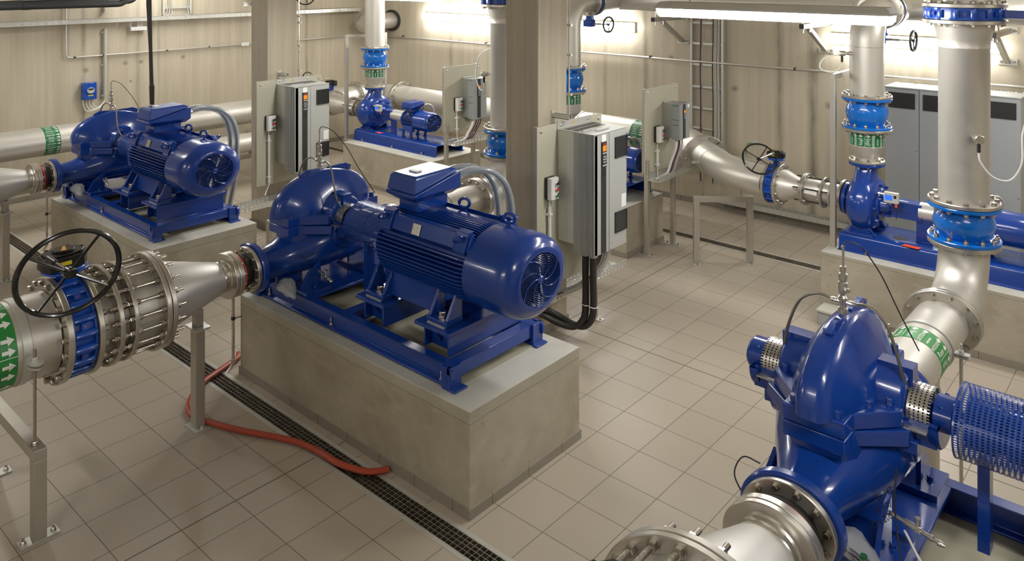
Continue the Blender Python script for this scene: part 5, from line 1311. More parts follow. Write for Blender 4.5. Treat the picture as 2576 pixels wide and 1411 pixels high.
for i, (yy, m, r) in enumerate(((7.06, 'white', .016), (7.12, 'pcable', .008), (7.16, 'pcable', .008), (7.2, 'pcable', .008))):
    cable(f'{("white", "purple", "second purple", "third purple")[i]} cable dropping from the compact drive near the far corner pump', [(-6.86, yy, .985), (-6.865, yy-.02, .92), (-6.88, yy-.08, .83), (-6.88, yy-.14, .77), (-6.89, yy-.3, .745)], r, m)
tray('cable tray below the compact drive beside the red lever', 6.79, 7.49, (-4.19, -4.05), .06, .755)
tray('cable tray below the compact drive near the far corner pump', 6.72, 7.36, (-6.985, -6.83), .055, .715)
# trays between the pump sets
t1 = tray('cable tray on a post under the two black hoses of the tall middle drive', 4.0, 5.82, (-3.97, -3.80), .062, .27)
post(t1, -3.737-.03, 5.291, .27, .022)
t1 = tray('cable tray running behind the left motor towards the left concrete column', 3.95, 5.6, (-7.67, -7.5), .06, .33)
post(t1, -7.585, 4.28, .33, .022)
tr = MB().tube(spline([(-3.56, 4.89, .67), (-3.56, 4.89, .5), (-3.555, 4.885, .33), (-3.56, 4.87, .2), (-3.62, 4.83, .13), (-3.72, 4.78, .14), (-3.83, 4.72, .19), (-3.88, 4.6, .26), (-3.9, 4.4, .295), (-3.9, 4.1, .3)], 8), .027, 14)
hs = solo('motor_cable_hose', tr, 'cable', 'thick black hose hanging from the tall middle drive, nearer the motor', 'hose', 'black hoses below the tall middle drive')
tr = MB().tube(spline([(-3.49, 4.89, .67), (-3.49, 4.89, .5), (-3.49, 4.895, .34), (-3.5, 4.89, .21), (-3.56, 4.87, .135), (-3.66, 4.84, .14), (-3.79, 4.8, .19), (-3.84, 4.65, .27), (-3.85, 4.4, .31), (-3.85, 4.1, .31)], 8), .027, 14)
solo('motor_cable_hose', tr, 'cable', 'thick black hose hanging from the front corner of the tall middle drive', 'hose', 'black hoses below the tall middle drive')
b = thing('cable_tie', 'white cable ties round the black hoses under the tall middle drive', 'cable tie', (-3.53, 4.89, .3))
for xx in (-3.555, -3.488): part('tie_band', MB().torus((xx, 4.89, .30), (0.1, .1, 1), .032, .004, 20, 6), 'label', b)
cable('thick grey conduit hose under the right half of the tall middle drive', [(-3.54, 5.15, .67), (-3.55, 5.14, .58), (-3.6, 5.08, .46), (-3.7, 4.98, .37), (-3.82, 4.85, .31), (-3.86, 4.6, .3)], .03, 'gcable')
for i, c in enumerate(((0, 'pcable'), (.016, 'pcable'), (.032, 'strip'), (.05, 'gcable'))): cable(f'thin control cable {("next to the black hoses", "behind the black hoses", "in the tray middle", "along the tray side")[i]} under the tall middle drive', [(-3.52+c[0]*.3, 5.0+c[0], .68), (-3.54, 5.0+c[0], .58), (-3.6, 4.96, .45), (-3.75, 4.86, .35), (-3.86-c[0], 4.7, .295), (-3.88-c[0], 4.3, .29)], .007, c[1])
# clear hoses from the motor terminal boxes
def motor_hoses(dx, w):
    t = None
    for i, (x, s) in enumerate(((-3.80, 0), (-3.68, 1))):
        P = [(x, 3.64, 1.5), (x+.02, 3.74, 1.515), (x+.06, 3.88, 1.49), (x+.1, 3.98, 1.40), (x+.115, 4.03, 1.25), (x+.11, 4.04, 1.05), (x+.06, 4.05, .8), (x-.06, 4.06, .5), (x-.1, 4.1, .36)]
        P = [(p[0]+dx, p[1], p[2]) for p in P]
        t = thing('clear_hose', f'{("rear", "front")[i]} clear hose bending down from the terminal box of the {w} motor', 'hose', P[0], 'clear hoses at the motors')
        part('hose_wall', MB().tube(spline(P, 6), .03, 14, caps=False), 'conduit', t)
        part('inner_cable', MB().tube(spline(P, 6), .014, 10), 'strip', t)
motor_hoses(0, 'middle'); motor_hoses(DB, 'left')
# ------------------------------------------------------------------ low header pipes and the offset into the right-hand pump
ZH = .87
h = thing('header_pipe', 'long steel header pipe low along the left wall with green marker band', 'pipe', (-10.1, 5, ZH))
part('pipe', MB().lathe((-10.1, 0, ZH), (0, 1, 0), [(YF+.1, .193), (7.72, .193)], 48), 'pipe', h)
band(h, (-10.1, 3.32, ZH), (0, 1, 0), .1935, .16, .17, 'green2', ('Spül', 'wasser'), .3)
c = MB(); clamp_ring(c, (-10.1, 6.05, ZH), (0, 1, 0), .194, .05, (0,), .07); c.hexes((-9.88, 6.05, ZH+.012), (0, 0, 1), 0, 1, .014, .016, stud=.02)
part('pipe_clamp', c, 'galv', h)
part('hanger_rod', MB().lathe((-9.88, 6.05, .3), (0, 0, 1), [(0, .009), (ZH-.3, .009)], 8), 'sq', h)
part('flange', flange((-10.1, 0, ZH), (0, 1, 0), 7.70, 7.73, .27, .18), 'flange', h)
h = thing('header_pipe', 'steel header pipe low along the back wall with green marker bands behind the grey boards', 'pipe', (-7.5, 8.2, ZH))
part('bend', MB().tube(fillet([(-10.1, 7.735, ZH), (-10.1, 8.2, ZH), (-9.55, 8.2, ZH)], [.42], 12), .193, 44), 'pipe', h)
part('pipe', MB().lathe((0, 8.2, ZH), (1, 0, 0), [(-9.56, .199), (-4.75, .199)], 48), 'pipe', h)
part('flange', flange((-10.1, 0, ZH), (0, 1, 0), 7.732, 7.762, .27, .18), 'flange', h)
part('flange', flange((0, 8.2, ZH), (1, 0, 0), -9.56, -9.50, .275, .18), 'flange', h)
w = MB(); bolts(w, (-9.5, 8.2, ZH), (1, 0, 0), 0, .24, 14, .015, .018); bolts(w, (-10.1, 7.7, ZH), (0, -1, 0), 0, .237, 14, .015, .018); part('flange_bolts', w, 'bolt', h)
for xb in (-8.02, -5.1): band(h, (xb, 8.2, ZH), (1, 0, 0), .1995, .18, .16, 'green2', ('Spül', 'wasser'), .5)
c = MB()
for xx in (-9.22, -6.02): clamp_ring(c, (xx, 8.2, ZH), (1, 0, 0), .2, .05, (180,), .07)
part('pipe_clamp', c, 'galv', h)
r = MB()
for xx in (-9.22, -6.02): r.lathe((xx, 7.97, .2), (0, 0, 1), [(0, .009), (ZH-.2, .009)], 8)
parts('hanger_rod', r, 'sq', h)
q = sqrt(.5)
h = thing('offset_pipe', 'wide steel pipe bend sloping across to the right-hand small pump', 'pipe', (-3.6, 7.2, ZH))
part('first_bend', MB().tube(fillet([(-4.76, 8.2, ZH), (-4.55, 8.2, ZH+.0), (-4.052, 7.705, .883)], [.15], 8), .199, 44), 'pipe', h)
part('slanted_pipe', MB().tube(fillet([(-4.03, 7.683, .884), (-3.70, 7.353, .89), (-3.347, 7.0, .9), (-3.03, 7.0, .9)], [.05, .33], 12), [.165]*99, 44) if False else MB().tube(fillet([(-4.03, 7.683, .884), (-3.42, 7.073, .9), (-3.02, 7.0, .9)], [.3], 14), .165, 44), 'pipe', h)
part('flange', flange((-4.052, 7.705, .884), (q, -q, 0), -.03, .0, .235, .15), 'flange', h)
part('flange', flange((-4.052, 7.705, .884), (q, -q, 0), .002, .03, .235, .15), 'flange', h)
w = MB(); bolts(w, Vector((-4.052, 7.705, .884))+Vector((q, -q, 0))*.03, (q, -q, 0), 0, .205, 12, .015, .018); part('flange_bolts', w, 'bolt', h)
c = MB().ring(Vector((-3.78, 7.433, .888)), (q, -q, 0), -.02, .02, .165, .172, 44)
for s in (-1, 1):
    p = Vector((-3.78, 7.433, .888))+Vector((q, q, 0))*s*.2; c.bar(p-Vector((q, q, 0))*.045, p+Vector((q, q, 0))*.045, .04, .012); c.hexes(p+Vector((0, 0, .008)), (0, 0, 1), 0, 1, .013, .014, stud=.012)
part('pipe_clamp', c, 'galv', h)
part('flange', flange((0, 7, .9), (1, 0, 0), -3.02, -2.995, .218, .15), 'flange', h)
w = MB(); bolts(w, (-3.02, 7, .9), (-1, 0, 0), 0, .19, 12, .013, .015); part('flange_bolts', w, 'bolt', h)
t = thing('ball_valve', 'small tap with red lever on the slanted pipe beside the grey drive', 'valve', (-3.93, 7.43, .80))
part('valve_body', MB().lathe((-3.9, 7.46, .80), (-.5, -.75, 0), [(0, .014), (.03, .014), (.03, .02), (.07, .02), (.07, .014), (.1, .014)], 12), 'steel', t)
part('lever', MB().box(-3.945, -3.925, 7.415, 7.423, .82, .89), 'redb', t, 'red lever', bev=.003)
t = thing('pipe_stand', 'angled square-tube stand under the slanted pipe on the tiles at right', 'pipe support', (-3.54, 7.1, 0))
p1, p2 = Vector((-3.73, 6.94, 0)), Vector((-3.345, 7.295, 0))
for p in (p1, p2):
    m = MB(); u = (p2-p1).normalized(); n = Vector((u.y, -u.x, 0))
    m.bar(p+Vector((0, 0, .008)), p+Vector((0, 0, .60)), .055, .055, u); part('leg', m, 'sq', t, bev=.002)
    part('foot_plate', MB().bar(p-n*.085+Vector((0, 0, .004)), p+n*.085+Vector((0, 0, .004)), .07, .008), 'galv', t)
    part('anchor_bolts', MB().hexes(p+n*.06+Vector((0, 0, .008)), (0, 0, 1), 0, 1, .011, .012, stud=.01).hexes(p-n*.06+Vector((0, 0, .008)), (0, 0, 1), 0, 1, .011, .012, stud=.01), 'bolt', t)
part('cross_bar', MB().bar(p1-u*.028+Vector((0, 0, .628)), p2+u*.028+Vector((0, 0, .628)), .055, .056), 'sq', t, bev=.002)
r = MB()
for s in (-1, 1): pp = Vector((-3.78+.235, 7.433-.325, 0))+u*s*.19; r.lathe((pp.x, pp.y, .656), (0, 0, 1), [(0, .008), (.23, .008)], 8)
parts('threaded_rod', r, 'bolt', t)
bv = butterfly('butterfly_valve', 'blue butterfly valve with black wheel facing the room, left of the right-hand small pump', (-2.955, 7.0, .9), (1, 0, 0), .218, .076, (0, 0, 1), (-2.965, 6.66, 1.183), .155, (0, -1, 0), lugs=14, stemlen=.285, box=.075)
t = thing('pipe_reducer', 'short bright cone between the blue butterfly valve and the rodded joint at right', 'pipe', (-2.8, 7, .9))
part('cone', MB().lathe((0, 7, .9), (1, 0, 0), [(-2.895, .165), (-2.86, .16), (-2.735, .095), (-2.69, .092)], 44), 'pipe', t)
part('flange', flange((0, 7, .9), (1, 0, 0), -2.916, -2.892, .218, .15), 'flange', t)
w = MB(); bolts(w, (-2.892, 7, .9), (1, 0, 0), 0, .19, 12, .013, .015); part('flange_bolts', w, 'bolt', t)
def small_joint(label, x0, z, d=1):
    t = thing('dismantling_joint', label, 'pipe joint', (x0+.18, YD, z), 'rodded joints at the small pumps')
    for a, b, R in ((-.006, .008, .165), (.01, .026, .165), (.17, .185, .158), (.245, .26, .158)): part('flange', flange((0, YD, z), (1, 0, 0), x0+a, x0+b, R, .09), 'flange', t)
    part('flange', flange((0, YD, z), (1, 0, 0), x0+.328, x0+.348, .165, .09), 'flange', t)
    part('sleeve', MB().lathe((x0, YD, z), (1, 0, 0), [(.02, .11), (.17, .11), (.18, .104), (.33, .104)], 40), 'pipe', t)
    parts('threaded_rod', MB().rods((x0, YD, z), (1, 0, 0), .14, 6, .008, -.06, .30, .3), 'strip', t)
    w = MB()
    for a, s in ((-.006, -1), (.026, 1), (.17, -1), (.26, 1)): bolts(w, (x0+a, YD, z), (s, 0, 0), 0, .14, 6, .015, .016, ph=.3)
    part('stud_bolts', w, 'bolt', t)
    part('paper_label', MB().loft([[(x0+.03+.11*i, YD-.118-.002*i, z+.02), (x0+.03+.11*i, YD-.105-.002*i, z+.062)] for i in (0, 1)], False) if False else MB().add([(x0+.04, YD-.14, z+.0), (x0+.15, YD-.14, z-.006), (x0+.15, YD-.13, z+.04), (x0+.04, YD-.13, z+.046)], [(0, 1, 2, 3)]), 'label', t, 'white paper label', smooth=False)
    return t
small_joint('rodded steel pipe joint with white label at the right-hand small pump', -2.69, .9)
small_joint('rodded steel pipe joint behind the steel frame at the far corner pump', X1-.50, .9)
# suction branch of the far corner pump
t = thing('pipe_reducer', 'bright cone left of the steel frame at the far corner pump', 'pipe', (-9.45, 7, .9))
part('cone', MB().lathe((0, 7, .9), (1, 0, 0), [(-9.66, .165), (-9.5, .165), (-9.25, .095), (-9.21, .092)], 44), 'pipe', t)
part('flange', flange((0, 7, .9), (1, 0, 0), -9.68, -9.655, .22, .15), 'flange', t)
w = MB(); bolts(w, (-9.655, 7, .9), (1, 0, 0), 0, .19, 12, .013, .015); part('flange_bolts', w, 'bolt', t)
butterfly('butterfly_valve', 'blue butterfly valve with black gearbox beside the left tall drive, near the room corner', (-9.72, 7.0, .9), (1, 0, 0), .218, .076, (0, 0, 1), (-9.75, 6.62, 1.25), .155, (0, -1, 0), lugs=14, stemlen=.31, box=.085)
t = thing('branch_pipe', 'steel pipe branch behind the valve near the room corner', 'pipe', (-9.9, 7, .9))
part('pipe', MB().lathe((0, 7, .9), (1, 0, 0), [(-10.1, .165), (-9.78, .165)], 40), 'pipe', t); part('flange', flange((0, 7, .9), (1, 0, 0), -9.785, -9.76, .22, .15), 'flange', t)
h = thing('lower_pipe', 'smaller steel pipe below the header at left, ending in a bolted flange behind the column', 'pipe', (-9.7, 5.2, .535))
part('pipe', MB().lathe((-9.7, 0, .535), (0, 1, 0), [(2.5, .15), (5.70, .15)], 44), 'pipe', h)
part('flange', flange((-9.7, 0, .535), (0, 1, 0), 5.69, 5.72, .21, .14), 'flange', h)
w = MB(); bolts(w, (-9.7, 5.69, .535), (0, -1, 0), 0, .182, 12, .013, .015); part('flange_bolts', w, 'bolt', h)
c = MB(); clamp_ring(c, (-9.7, 5.12, .535), (0, 1, 0), .151, .05, (0,), .06); part('pipe_clamp', c, 'galv', h)
r = MB()
for yy in (5.1, 5.75): r.lathe((-9.52 if yy < 5.5 else -9.7, yy, .0015), (0, 0, 1), [(0, .045), (.005, .045), (.005, .022), (.5, .022)], 16)
parts('support_post', r, 'sq', h)
# ------------------------------------------------------------------ steel frames by the small pumps
def goal_frame(label, x, ya, yb, z0, zt):
    t = thing('steel_frame', label, 'frame', (x, (ya+yb)/2, z0), 'square-tube frames by the small risers')
    for yy in (ya, yb): part('post', MB().box(x-.022, x+.022, yy-.022, yy+.022, z0+.006, zt), 'sq', t, bev=.002)
    part('top_bar', MB().box(x-.022, x+.022, ya-.022, yb+.022, zt, zt+.044), 'sq', t, bev=.002)
    for yy in (ya, yb):
        part('foot_plate', MB().box(x-.03, x+.1, yy-.03, yy+.03, z0+.0005, z0+.007), 'galv', t); part('anchor_bolts', MB().hexes((x+.07, yy, z0+.007), (0, 0, 1), 0, 1, .011, .012, stud=.008), 'bolt', t)
goal_frame('tall square-tube frame round the vertical pipe in the far corner', -8.93, 6.68, 7.36, .52, 1.91)
goal_frame('tall square-tube frame standing on the right plinth beside the blue pump', -2.362, 6.76, 7.36, .52, 1.93)
# ------------------------------------------------------------------ left wall fittings
XW = XL
tray('long perforated cable tray high on the left wall', YF+.2, 8.4, (XW+.03, XW+.13), .052, 2.165, pitch=.085)
t = thing('water_pipe', 'thin bright pipe dropping from the ceiling and turning along the left wall', 'pipe', (XW+.03, 5, 1.73))
part('pipe', MB().tube(fillet([(XW+.035, 3.80, ZT), (XW+.035, 3.80, 1.732), (XW+.035, 8.7, 1.745)], [.05], 8), .0125, 12), 'pipe', t)
c = MB()
for yy in (4.25, 5.72, 7.0): c.lathe((XW+.035, yy, 1.733+.0027*(yy-3.8)), (0, 1, 0), [(-.008, .016), (.008, .016)], 14).box(XW, XW+.03, yy-.006, yy+.006, 1.73, 1.745)
for yy in (3.9, 5.1): c.lathe((XW+.035, yy, 1.733), (0, 1, 0), [(-.015, .0145), (.015, .0145)], 14)
part('pipe_clip', c, 'strip', t)
solo('pipe_label', MB().box(XW+.048, XW+.051, 6.23, 6.35, 1.715, 1.765), 'label', 'white paper label on the thin pipe left of the left column', 'label')
t = thing('cable_conduit', 'grey vertical conduit on the left wall beside the blue transmitter', 'conduit', (XW+.02, 4.27, 1.2))
part('pipe', MB().lathe((XW+.03, 4.275, 1.16), (0, 0, 1), [(0, .022), (.92, .022)], 16), 'gcable', t)
c = MB()
for zz in (1.2, 1.6, 2.03): c.box(XW, XW+.03, 4.235, 4.26, zz-.012, zz+.012)
parts('clip', c, 'gcable', t)
part('pipe', MB().lathe((XW+.03, 4.275, 2.3), (0, 0, 1), [(0, .022), (ZT-2.3, .022)], 16), 'gcable', t)
t = thing('flow_transmitter', 'blue transmitter box with round display on the left wall', 'transmitter', (XW, 4.07, 1.28))
part('case', MB().box(XW+.012, XW+.09, 3.985, 4.155, 1.175, 1.395), 'blue2', t, bev=.008)
part('bezel', MB().lathe((XW+.09, 4.075, 1.295), (1, 0, 0), [(0, .06), (.012, .056), (.014, .045), (.014, 0)], 32), 'blue2', t)
part('display', MB().lathe((XW+.104, 4.075, 1.295), (1, 0, 0), [(0, .046), (.003, .044), (.003, 0)], 28), 'grey', t, 'round grey display face')
part('display_window', MB().box(XW+.107, XW+.1085, 4.045, 4.105, 1.3, 1.322), 'ink', t, smooth=False)
part('yellow_label', MB().box(XW+.09, XW+.0915, 4.045, 4.11, 1.222, 1.236), 'yellow', t, smooth=False)
g = MB()
for yy in (4.0, 4.04, 4.075, 4.12): g.lathe((XW+.05, yy, 1.175), (0, 0, -1), [(0, .011), (.018, .011), (.02, .007), (.03, .007)], 10)
part('cable_gland', g, 'white', t)
for i, yy in enumerate((4.0, 4.04, 4.075, 4.12)):
    part('cable', MB().tube(spline([(XW+.05, yy, 1.145), (XW+.05, yy+.005, 1.1), (XW+.05, yy+.05, 1.06-.012*(3-i)), (XW+.05, 4.2, 1.07-.008*(3-i)), (XW+.04, 4.26, 1.12), (XW+.03, 4.275, 1.165)], 6), .006, 8), 'label', t)
t = thing('junction_box', 'white junction box under the cable tray on the left wall', 'box', (XW, 4.69, 2.05))
part('case', MB().box(XW+.002, XW+.09, 4.585, 4.80, 2.035, 2.085), 'white', t, bev=.005, smooth=False)
g = MB()
for yy in (4.6, 4.69, 4.71, 4.73, 4.75): g.lathe((XW+.05, yy, 2.085), (0, 0, 1), [(0, .008), (.02, .008), (.02, .004), (.1, .004)], 8)
part('cable', g, 'label', t)
t = thing('cable_ladder', 'short upright cable ladder with grey cables at the top of the left wall', 'cable ladder', (XW, 5.25, 2.3))
for yy in (5.05, 5.44): part('rail', MB().box(XW+.02, XW+.05, yy-.012, yy+.012, 2.235, ZT), 'galv', t, smooth=False)
r = MB()
for zz in (2.33, 2.6): r.box(XW+.03, XW+.045, 5.05, 5.44, zz-.012, zz+.012)
parts('rung', r, 'galv', t, smooth=False)
for i, yy in enumerate((5.12, 5.14, 5.16, 5.38, 5.4)): part('cable', MB().tube(spline([(XW+.05, yy, ZT), (XW+.05, yy, 2.5), (XW+.055, yy+.01*(i-2), 2.32), (XW+.07, yy-.05+.02*i, 2.24), (XW+.08, yy-.12+.02*i, 2.2)], 6), .006, 6), 'gcable', t)
for i, (x, z, yb_, lb) in enumerate(((-10.25, 2.425, 4.28, 'front'), (-10.5, 2.45, 4.5, 'rear'))):
    t = thing('insulated_pipe', f'{lb} black insulated pipe at the top left corner, turning up to the ceiling', 'pipe', (x, 3, z), 'black insulated pipes at the top left')
    part('pipe', MB().tube(fillet([(x, YF+.1, z+.02), (x, yb_, z), (x, yb_+.03, ZT)], [.12], 10), .045, 20), 'insul', t)
    part('joint_sleeve', MB().lathe((x, 3.15, z+.003), (0, 1, 0), [(-.04, .049), (.04, .049)], 20), 'insul', t)
t = thing('duct_bracket', 'grey steel hanger bracket at the top edge of the left wall', 'bracket', (-10.6, 3.5, 2.5), None)
part('arm', MB().box(XW, -10.2, 3.46, 3.52, 2.51, 2.57), 'sq', t); part('wall_plate', MB().box(XW, XW+.01, 3.40, 3.58, 2.40, 2.6), 'galv', t); part('brace', MB().bar((XW+.01, 3.49, 2.42), (-10.6, 3.49, 2.52), .04, .04), 'sq', t)
t = thing('wall_bracket', 'small bolted bracket foot on the left wall beside the left column', 'bracket', (XW, 6.4, 2.35))
part('foot_plate', MB().box(XW, XW+.01, 6.28, 6.5, 2.31, 2.37), 'galv', t); part('brace', MB().bar((XW+.01, 6.39, 2.33), (XW+.3, 6.43, 2.75), .05, .05), 'sq', t); part('anchor_bolts', MB().hexes((XW+.01, 6.31, 2.34), (1, 0, 0), 0, 1, .013, .013).hexes((XW+.01, 6.47, 2.34), (1, 0, 0), 0, 1, .013, .013), 'bolt', t)
s = MB()
pts = [((-7.63, 3.383, ZT), .026), ((-7.61, 3.383, 2.5), .024), ((-7.575, 3.383, 2.07), .016), ((-7.555, 3.383, 1.76), .018), ((-7.55, 3.383, 1.74), .024), ((-7.545, 3.383, 1.565), .02)]
s.loft([[Vector(p)+Vector((.75*a*r-.66*b*.004, .66*a*r+.75*b*.004, 0)) for a, b in ((-1, -1), (1, -1), (1, 1), (-1, 1))] for p, r in pts])
solo('lifting_strap', s, 'cable', 'black strap hanging from the ceiling onto the left motor', 'strap', smooth=False)
# things on the column edges
t = thing('column_conduit', 'thin metal conduit with clips up the edge of the left concrete column', 'conduit', (-7.70, 5.10, 1.6))
part('pipe', MB().lathe((-7.703, 5.105, 1.4), (0, 0, 1), [(0, .008), (ZT-1.4, .008)], 10), 'steel', t)
c = MB()
for zz in (1.72, 2.0, 2.26, 2.33): c.box(-7.714, -7.66, 5.09, 5.12, zz-.01, zz+.01)
parts('clip', c, 'galv', t)
t = thing('column_conduit', 'thin metal conduit with clips up the edge of the middle concrete column', 'conduit', (-3.875, 5.09, 1.7))
part('pipe', MB().lathe((-3.873, 5.095, 1.65), (0, 0, 1), [(0, .006), (ZT-1.65, .006)], 10), 'gcable', t)
c = MB()
for zz in (1.84, 2.16, 2.4): c.box(-3.885, -3.845, 5.08, 5.105, zz-.009, zz+.009)
parts('clip', c, 'galv', t)
t = thing('wheel_valve', 'black handwheel at the top edge right of the left concrete column', 'handwheel', (-9.9, 6.9, 2.45))
part('handwheel', handwheel(MB(), (-9.72, 6.55, 2.47), (.6, -.8, 0), .13, .011, 3, .1, .016), 'black', t)
part('shaft', MB().lathe((-9.72, 6.55, 2.47), (-.6, .8, 0), [(0, .012), (.25, .012)], 10), 'steel', t)
# ------------------------------------------------------------------ back wall fittings
t = thing('water_pipe', 'thin bright pipe running along the back wall below the strip lamps', 'pipe', (-6, YB-.03, 1.745))
part('pipe', MB().tube([(-10.85, YB-.035, 1.735), (-5.3, YB-.035, 1.74), (-5.2, YB-.07, 1.742), (1.5, YB-.07, 1.765)], .0145, 12), 'pipe', t)
c = MB()
for xx in (-10.1, -8.2, -5.33, -3.45, -1.9): c.lathe((xx, YB-(.035 if xx < -5.3 else .07), 1.75), (1, 0, 0), [(-.01, .02), (.01, .02)], 14).box(xx-.008, xx+.008, YB-.05, YB, 1.74, 1.755)
part('pipe_clip', c, 'strip', t)
t = thing('wall_sleeve', 'round dark wall sleeve with a pipe stub in the far room corner', 'wall sleeve', (-10.42, YB, 2.0))
part('sealing_ring', MB().ring((-10.42, YB, 2.005), (0, -1, 0), .0, .03, .165, .215, 44), 'strip', t)
part('pipe', MB().lathe((-10.42, YB, 2.005), (0, -1, 0), [(0, .165), (.5, .165), (.6, .16)], 40), 'pipe', t)
part('flange', flange((-10.42, YB-.6, 2.005), (0, -1, 0), 0, .025, .21, .15), 'flange', t)
t = thing('cable_ladder', 'tall upright cable ladder with grey and purple cables on the back wall', 'cable ladder', (-4.53, YB, 1.5))
for xx in (-4.735, -4.325): part('rail', MB().box(xx-.012, xx+.012, YB-.07, YB-.012, .55, ZT), 'galv', t, smooth=False)
r = MB()
for zz in (.938, 1.181, 1.439, 1.707, 1.96, 2.213, 2.46): r.box(-4.735, -4.325, YB-.055, YB-.035, zz-.014, zz+.014)
parts('rung', r, 'galv', t, smooth=False)
for xx, m, rr in ((-4.609, 'pcable', .009), (-4.447, 'strip', .006), (-4.425, 'gcable', .008), (-4.405, 'gcable', .012), (-4.372, 'gcable', .014)): part('cable', MB().tube(spline([(xx, YB-.07, ZT), (xx+.004, YB-.068, 2.2), (xx-.003, YB-.07, 1.7), (xx+.003, YB-.068, 1.2), (xx, YB-.07, .3)], 5), rr, 8), m, t)
tray('low perforated cable tray along the foot of the back wall', -4.36, 1.2, (YB-.115, YB-.02), .055, .10, lengthaxis='x', pitch=.07)
def wall_console(label, x):
    t = thing('wall_console', label, 'bracket', (x, YB, 2.2), 'steel consoles under the ceiling header')
    part('arm', MB().box(x-.025, x+.025, 8.02, YB-.008, 2.245, 2.295), 'sq', t, bev=.002)
    part('end_cap', MB().box(x-.024, x+.024, 8.015, 8.022, 2.246, 2.294), 'strip', t, 'black end cap')
    part('brace', MB().bar((x-.01, YB-.02, 1.975), (x-.02, 8.25, 2.245), .045, .045, (1, 0, 0)), 'sq', t, bev=.002)
    part('wall_plate', MB().box(x-.03, x+.07, YB-.01, YB, 2.235, 2.31), 'galv', t); part('foot_plate', MB().box(x-.09, x+.07, YB-.01, YB, 1.945, 2.005), 'galv', t)
    part('anchor_bolts', MB().hexes((x-.06, YB-.01, 1.975), (0, -1, 0), 0, 1, .013, .013).hexes((x+.045, YB-.01, 1.975), (0, -1, 0), 0, 1, .013, .013).hexes((x+.05, YB-.01, 2.27), (0, -1, 0), 0, 1, .013, .013), 'bolt', t)
    r = MB()
    for yy in (8.06, 8.24): r.lathe((x, yy, 2.2), (0, 0, 1), [(0, .008), (.2, .008)], 8)
    parts('threaded_rod', r, 'bolt', t)
wall_console('steel console bracket on the back wall left of the tall cable ladder', -4.87)
wall_console('steel console bracket on the back wall left of the right-hand riser', -3.12)
wall_console('steel console bracket on the back wall right of the thick riser', -1.42)
t = thing('earthing_point', 'round earthing point with green-yellow wire above the left black handwheel', 'earthing point', (-3.93, YB, .8))
part('plate', MB().lathe((-3.95, YB, .84), (0, -1, 0), [(0, .04), (.008, .04), (.01, .015), (.03, .012)], 20), 'galv', t)
part('wire', MB().tube(spline([(-3.95, YB-.03, .84), (-4.0, YB-.05, .84), (-4.03, YB-.05, .79), (-4.03, YB-.05, .7)], 6), .006, 8), 'green', t)
solo('cable_duct', MB().box(-4.25, -3.85, YB-.08, YB-.002, .60, .66), 'grey', 'short grey cable duct on the back wall behind the handwheel', 'cable duct', bev=.004, smooth=False)
# grey cabinets
def cabinet(label, x0, x1, y0, z1, split):
    t = thing('electrical_cabinet', label, 'cabinet', ((x0+x1)/2, y0, 0), 'grey cabinets at the back wall')
    part('body', MB().box(x0, x1, y0+.012, YB-.08, .0, z1), 'cab', t, bev=.003, smooth=False)
    part('plinth_strip', MB().box(x0+.005, x1-.005, y0+.005, y0+.012, .0, .09), 'strip', t, smooth=False)
    part('top_cover', MB().box(x0-.004, x1+.004, y0-.004, YB-.07, z1, z1+.014), 'vfd', t, bev=.002, smooth=False)
    xs = [x0]+split+[x1]
    for a, b in zip(xs[:-1], xs[1:]):
        d = part('door', MB().box(a+.003, b-.003, y0, y0+.012, .1, z1-.004), 'cab', t, bev=.003, smooth=False)
        g = MB().box(a+.035, b-.035, y0-.006, y0, z1-.19, z1-.04)
        for i in range(24): g.box(a+.04, b-.04, y0-.009, y0-.006, z1-.188+.0062*i, z1-.1855+.0062*i)
        part('filter_grille', g, 'strip', d, 'black filter grille', smooth=False)
        part('door_screws', MB().lathe((b-.018, y0, z1-.06), (0, -1, 0), [(0, .007), (.004, .006)], 8).lathe((b-.018, y0, 1.1), (0, -1, 0), [(0, .007), (.004, .006)], 8).lathe((b-.018, y0, .8), (0, -1, 0), [(0, .007), (.004, .006)], 8), 'steel', d)
    w = MB()
    for i in range(6): w.lathe((x0+(x1-x0)*(i+.5)/6, YB-.12, z1+.014), (0, 0, 1), [(0, .012), (.008, .01)], 8)
    part('top_screws', w, 'steel', t)
cabinet('wide grey cabinet with black filter grilles behind the two right-hand risers', -2.40, -1.62, 8.3, 1.69, [-2.09])
cabinet('grey cabinet at the right edge with a single black filter grille', -1.615, -1.255, 8.3, 1.69, [])
# sensors and cables on the risers
scable(S1, [q1+Vector((0, 0, -.055)), q1+Vector((.01, .0, -.11)), q1+Vector((.07, .02, -.19)), q1+Vector((.15, .05, -.20)), q1+Vector((.2, .1, -.1)), q1+Vector((.2, .13, .07)), q1+Vector((.24, .2, .18)), q1+Vector((.36, .34, .22))], .0055)
scable(S2, [q2+Vector((0, 0, -.055)), q2+Vector((0, 0, -.1)), q2+Vector((-.03, .0, -.13)), q2+Vector((-.08, .0, -.08)), q2+Vector((-.1, 0, .05)), q2+Vector((-.04, 0, .2)), q2+Vector((.1, .05, .27)), q2+Vector((.2, .1, .27))], .005)
solo('cable_conduit', MB().lathe((-.85, 6.0, 2.04), (1, .4, 0), [(0, .016), (1.2, .016)], 12), 'gcable', 'grey conduit at the right edge where the white sensor cable ends', 'conduit')
sd = Vector((-.75, -.66, 0)).normalized(); p0 = Vector((X3, YD, 2.14))+sd*.13
t = thing('flow_sensor', 'round steel flow sensor with looped cable on the left of the right-hand small riser', 'sensor', p0, 'flow sensors on the risers')
part('sensor_body', MB().lathe(p0, sd, [(0, .02), (.03, .02), (.031, .014), (.055, .014), (.056, .026), (.1, .028), (.105, .024), (.105, 0)], 22), 'steel', t)
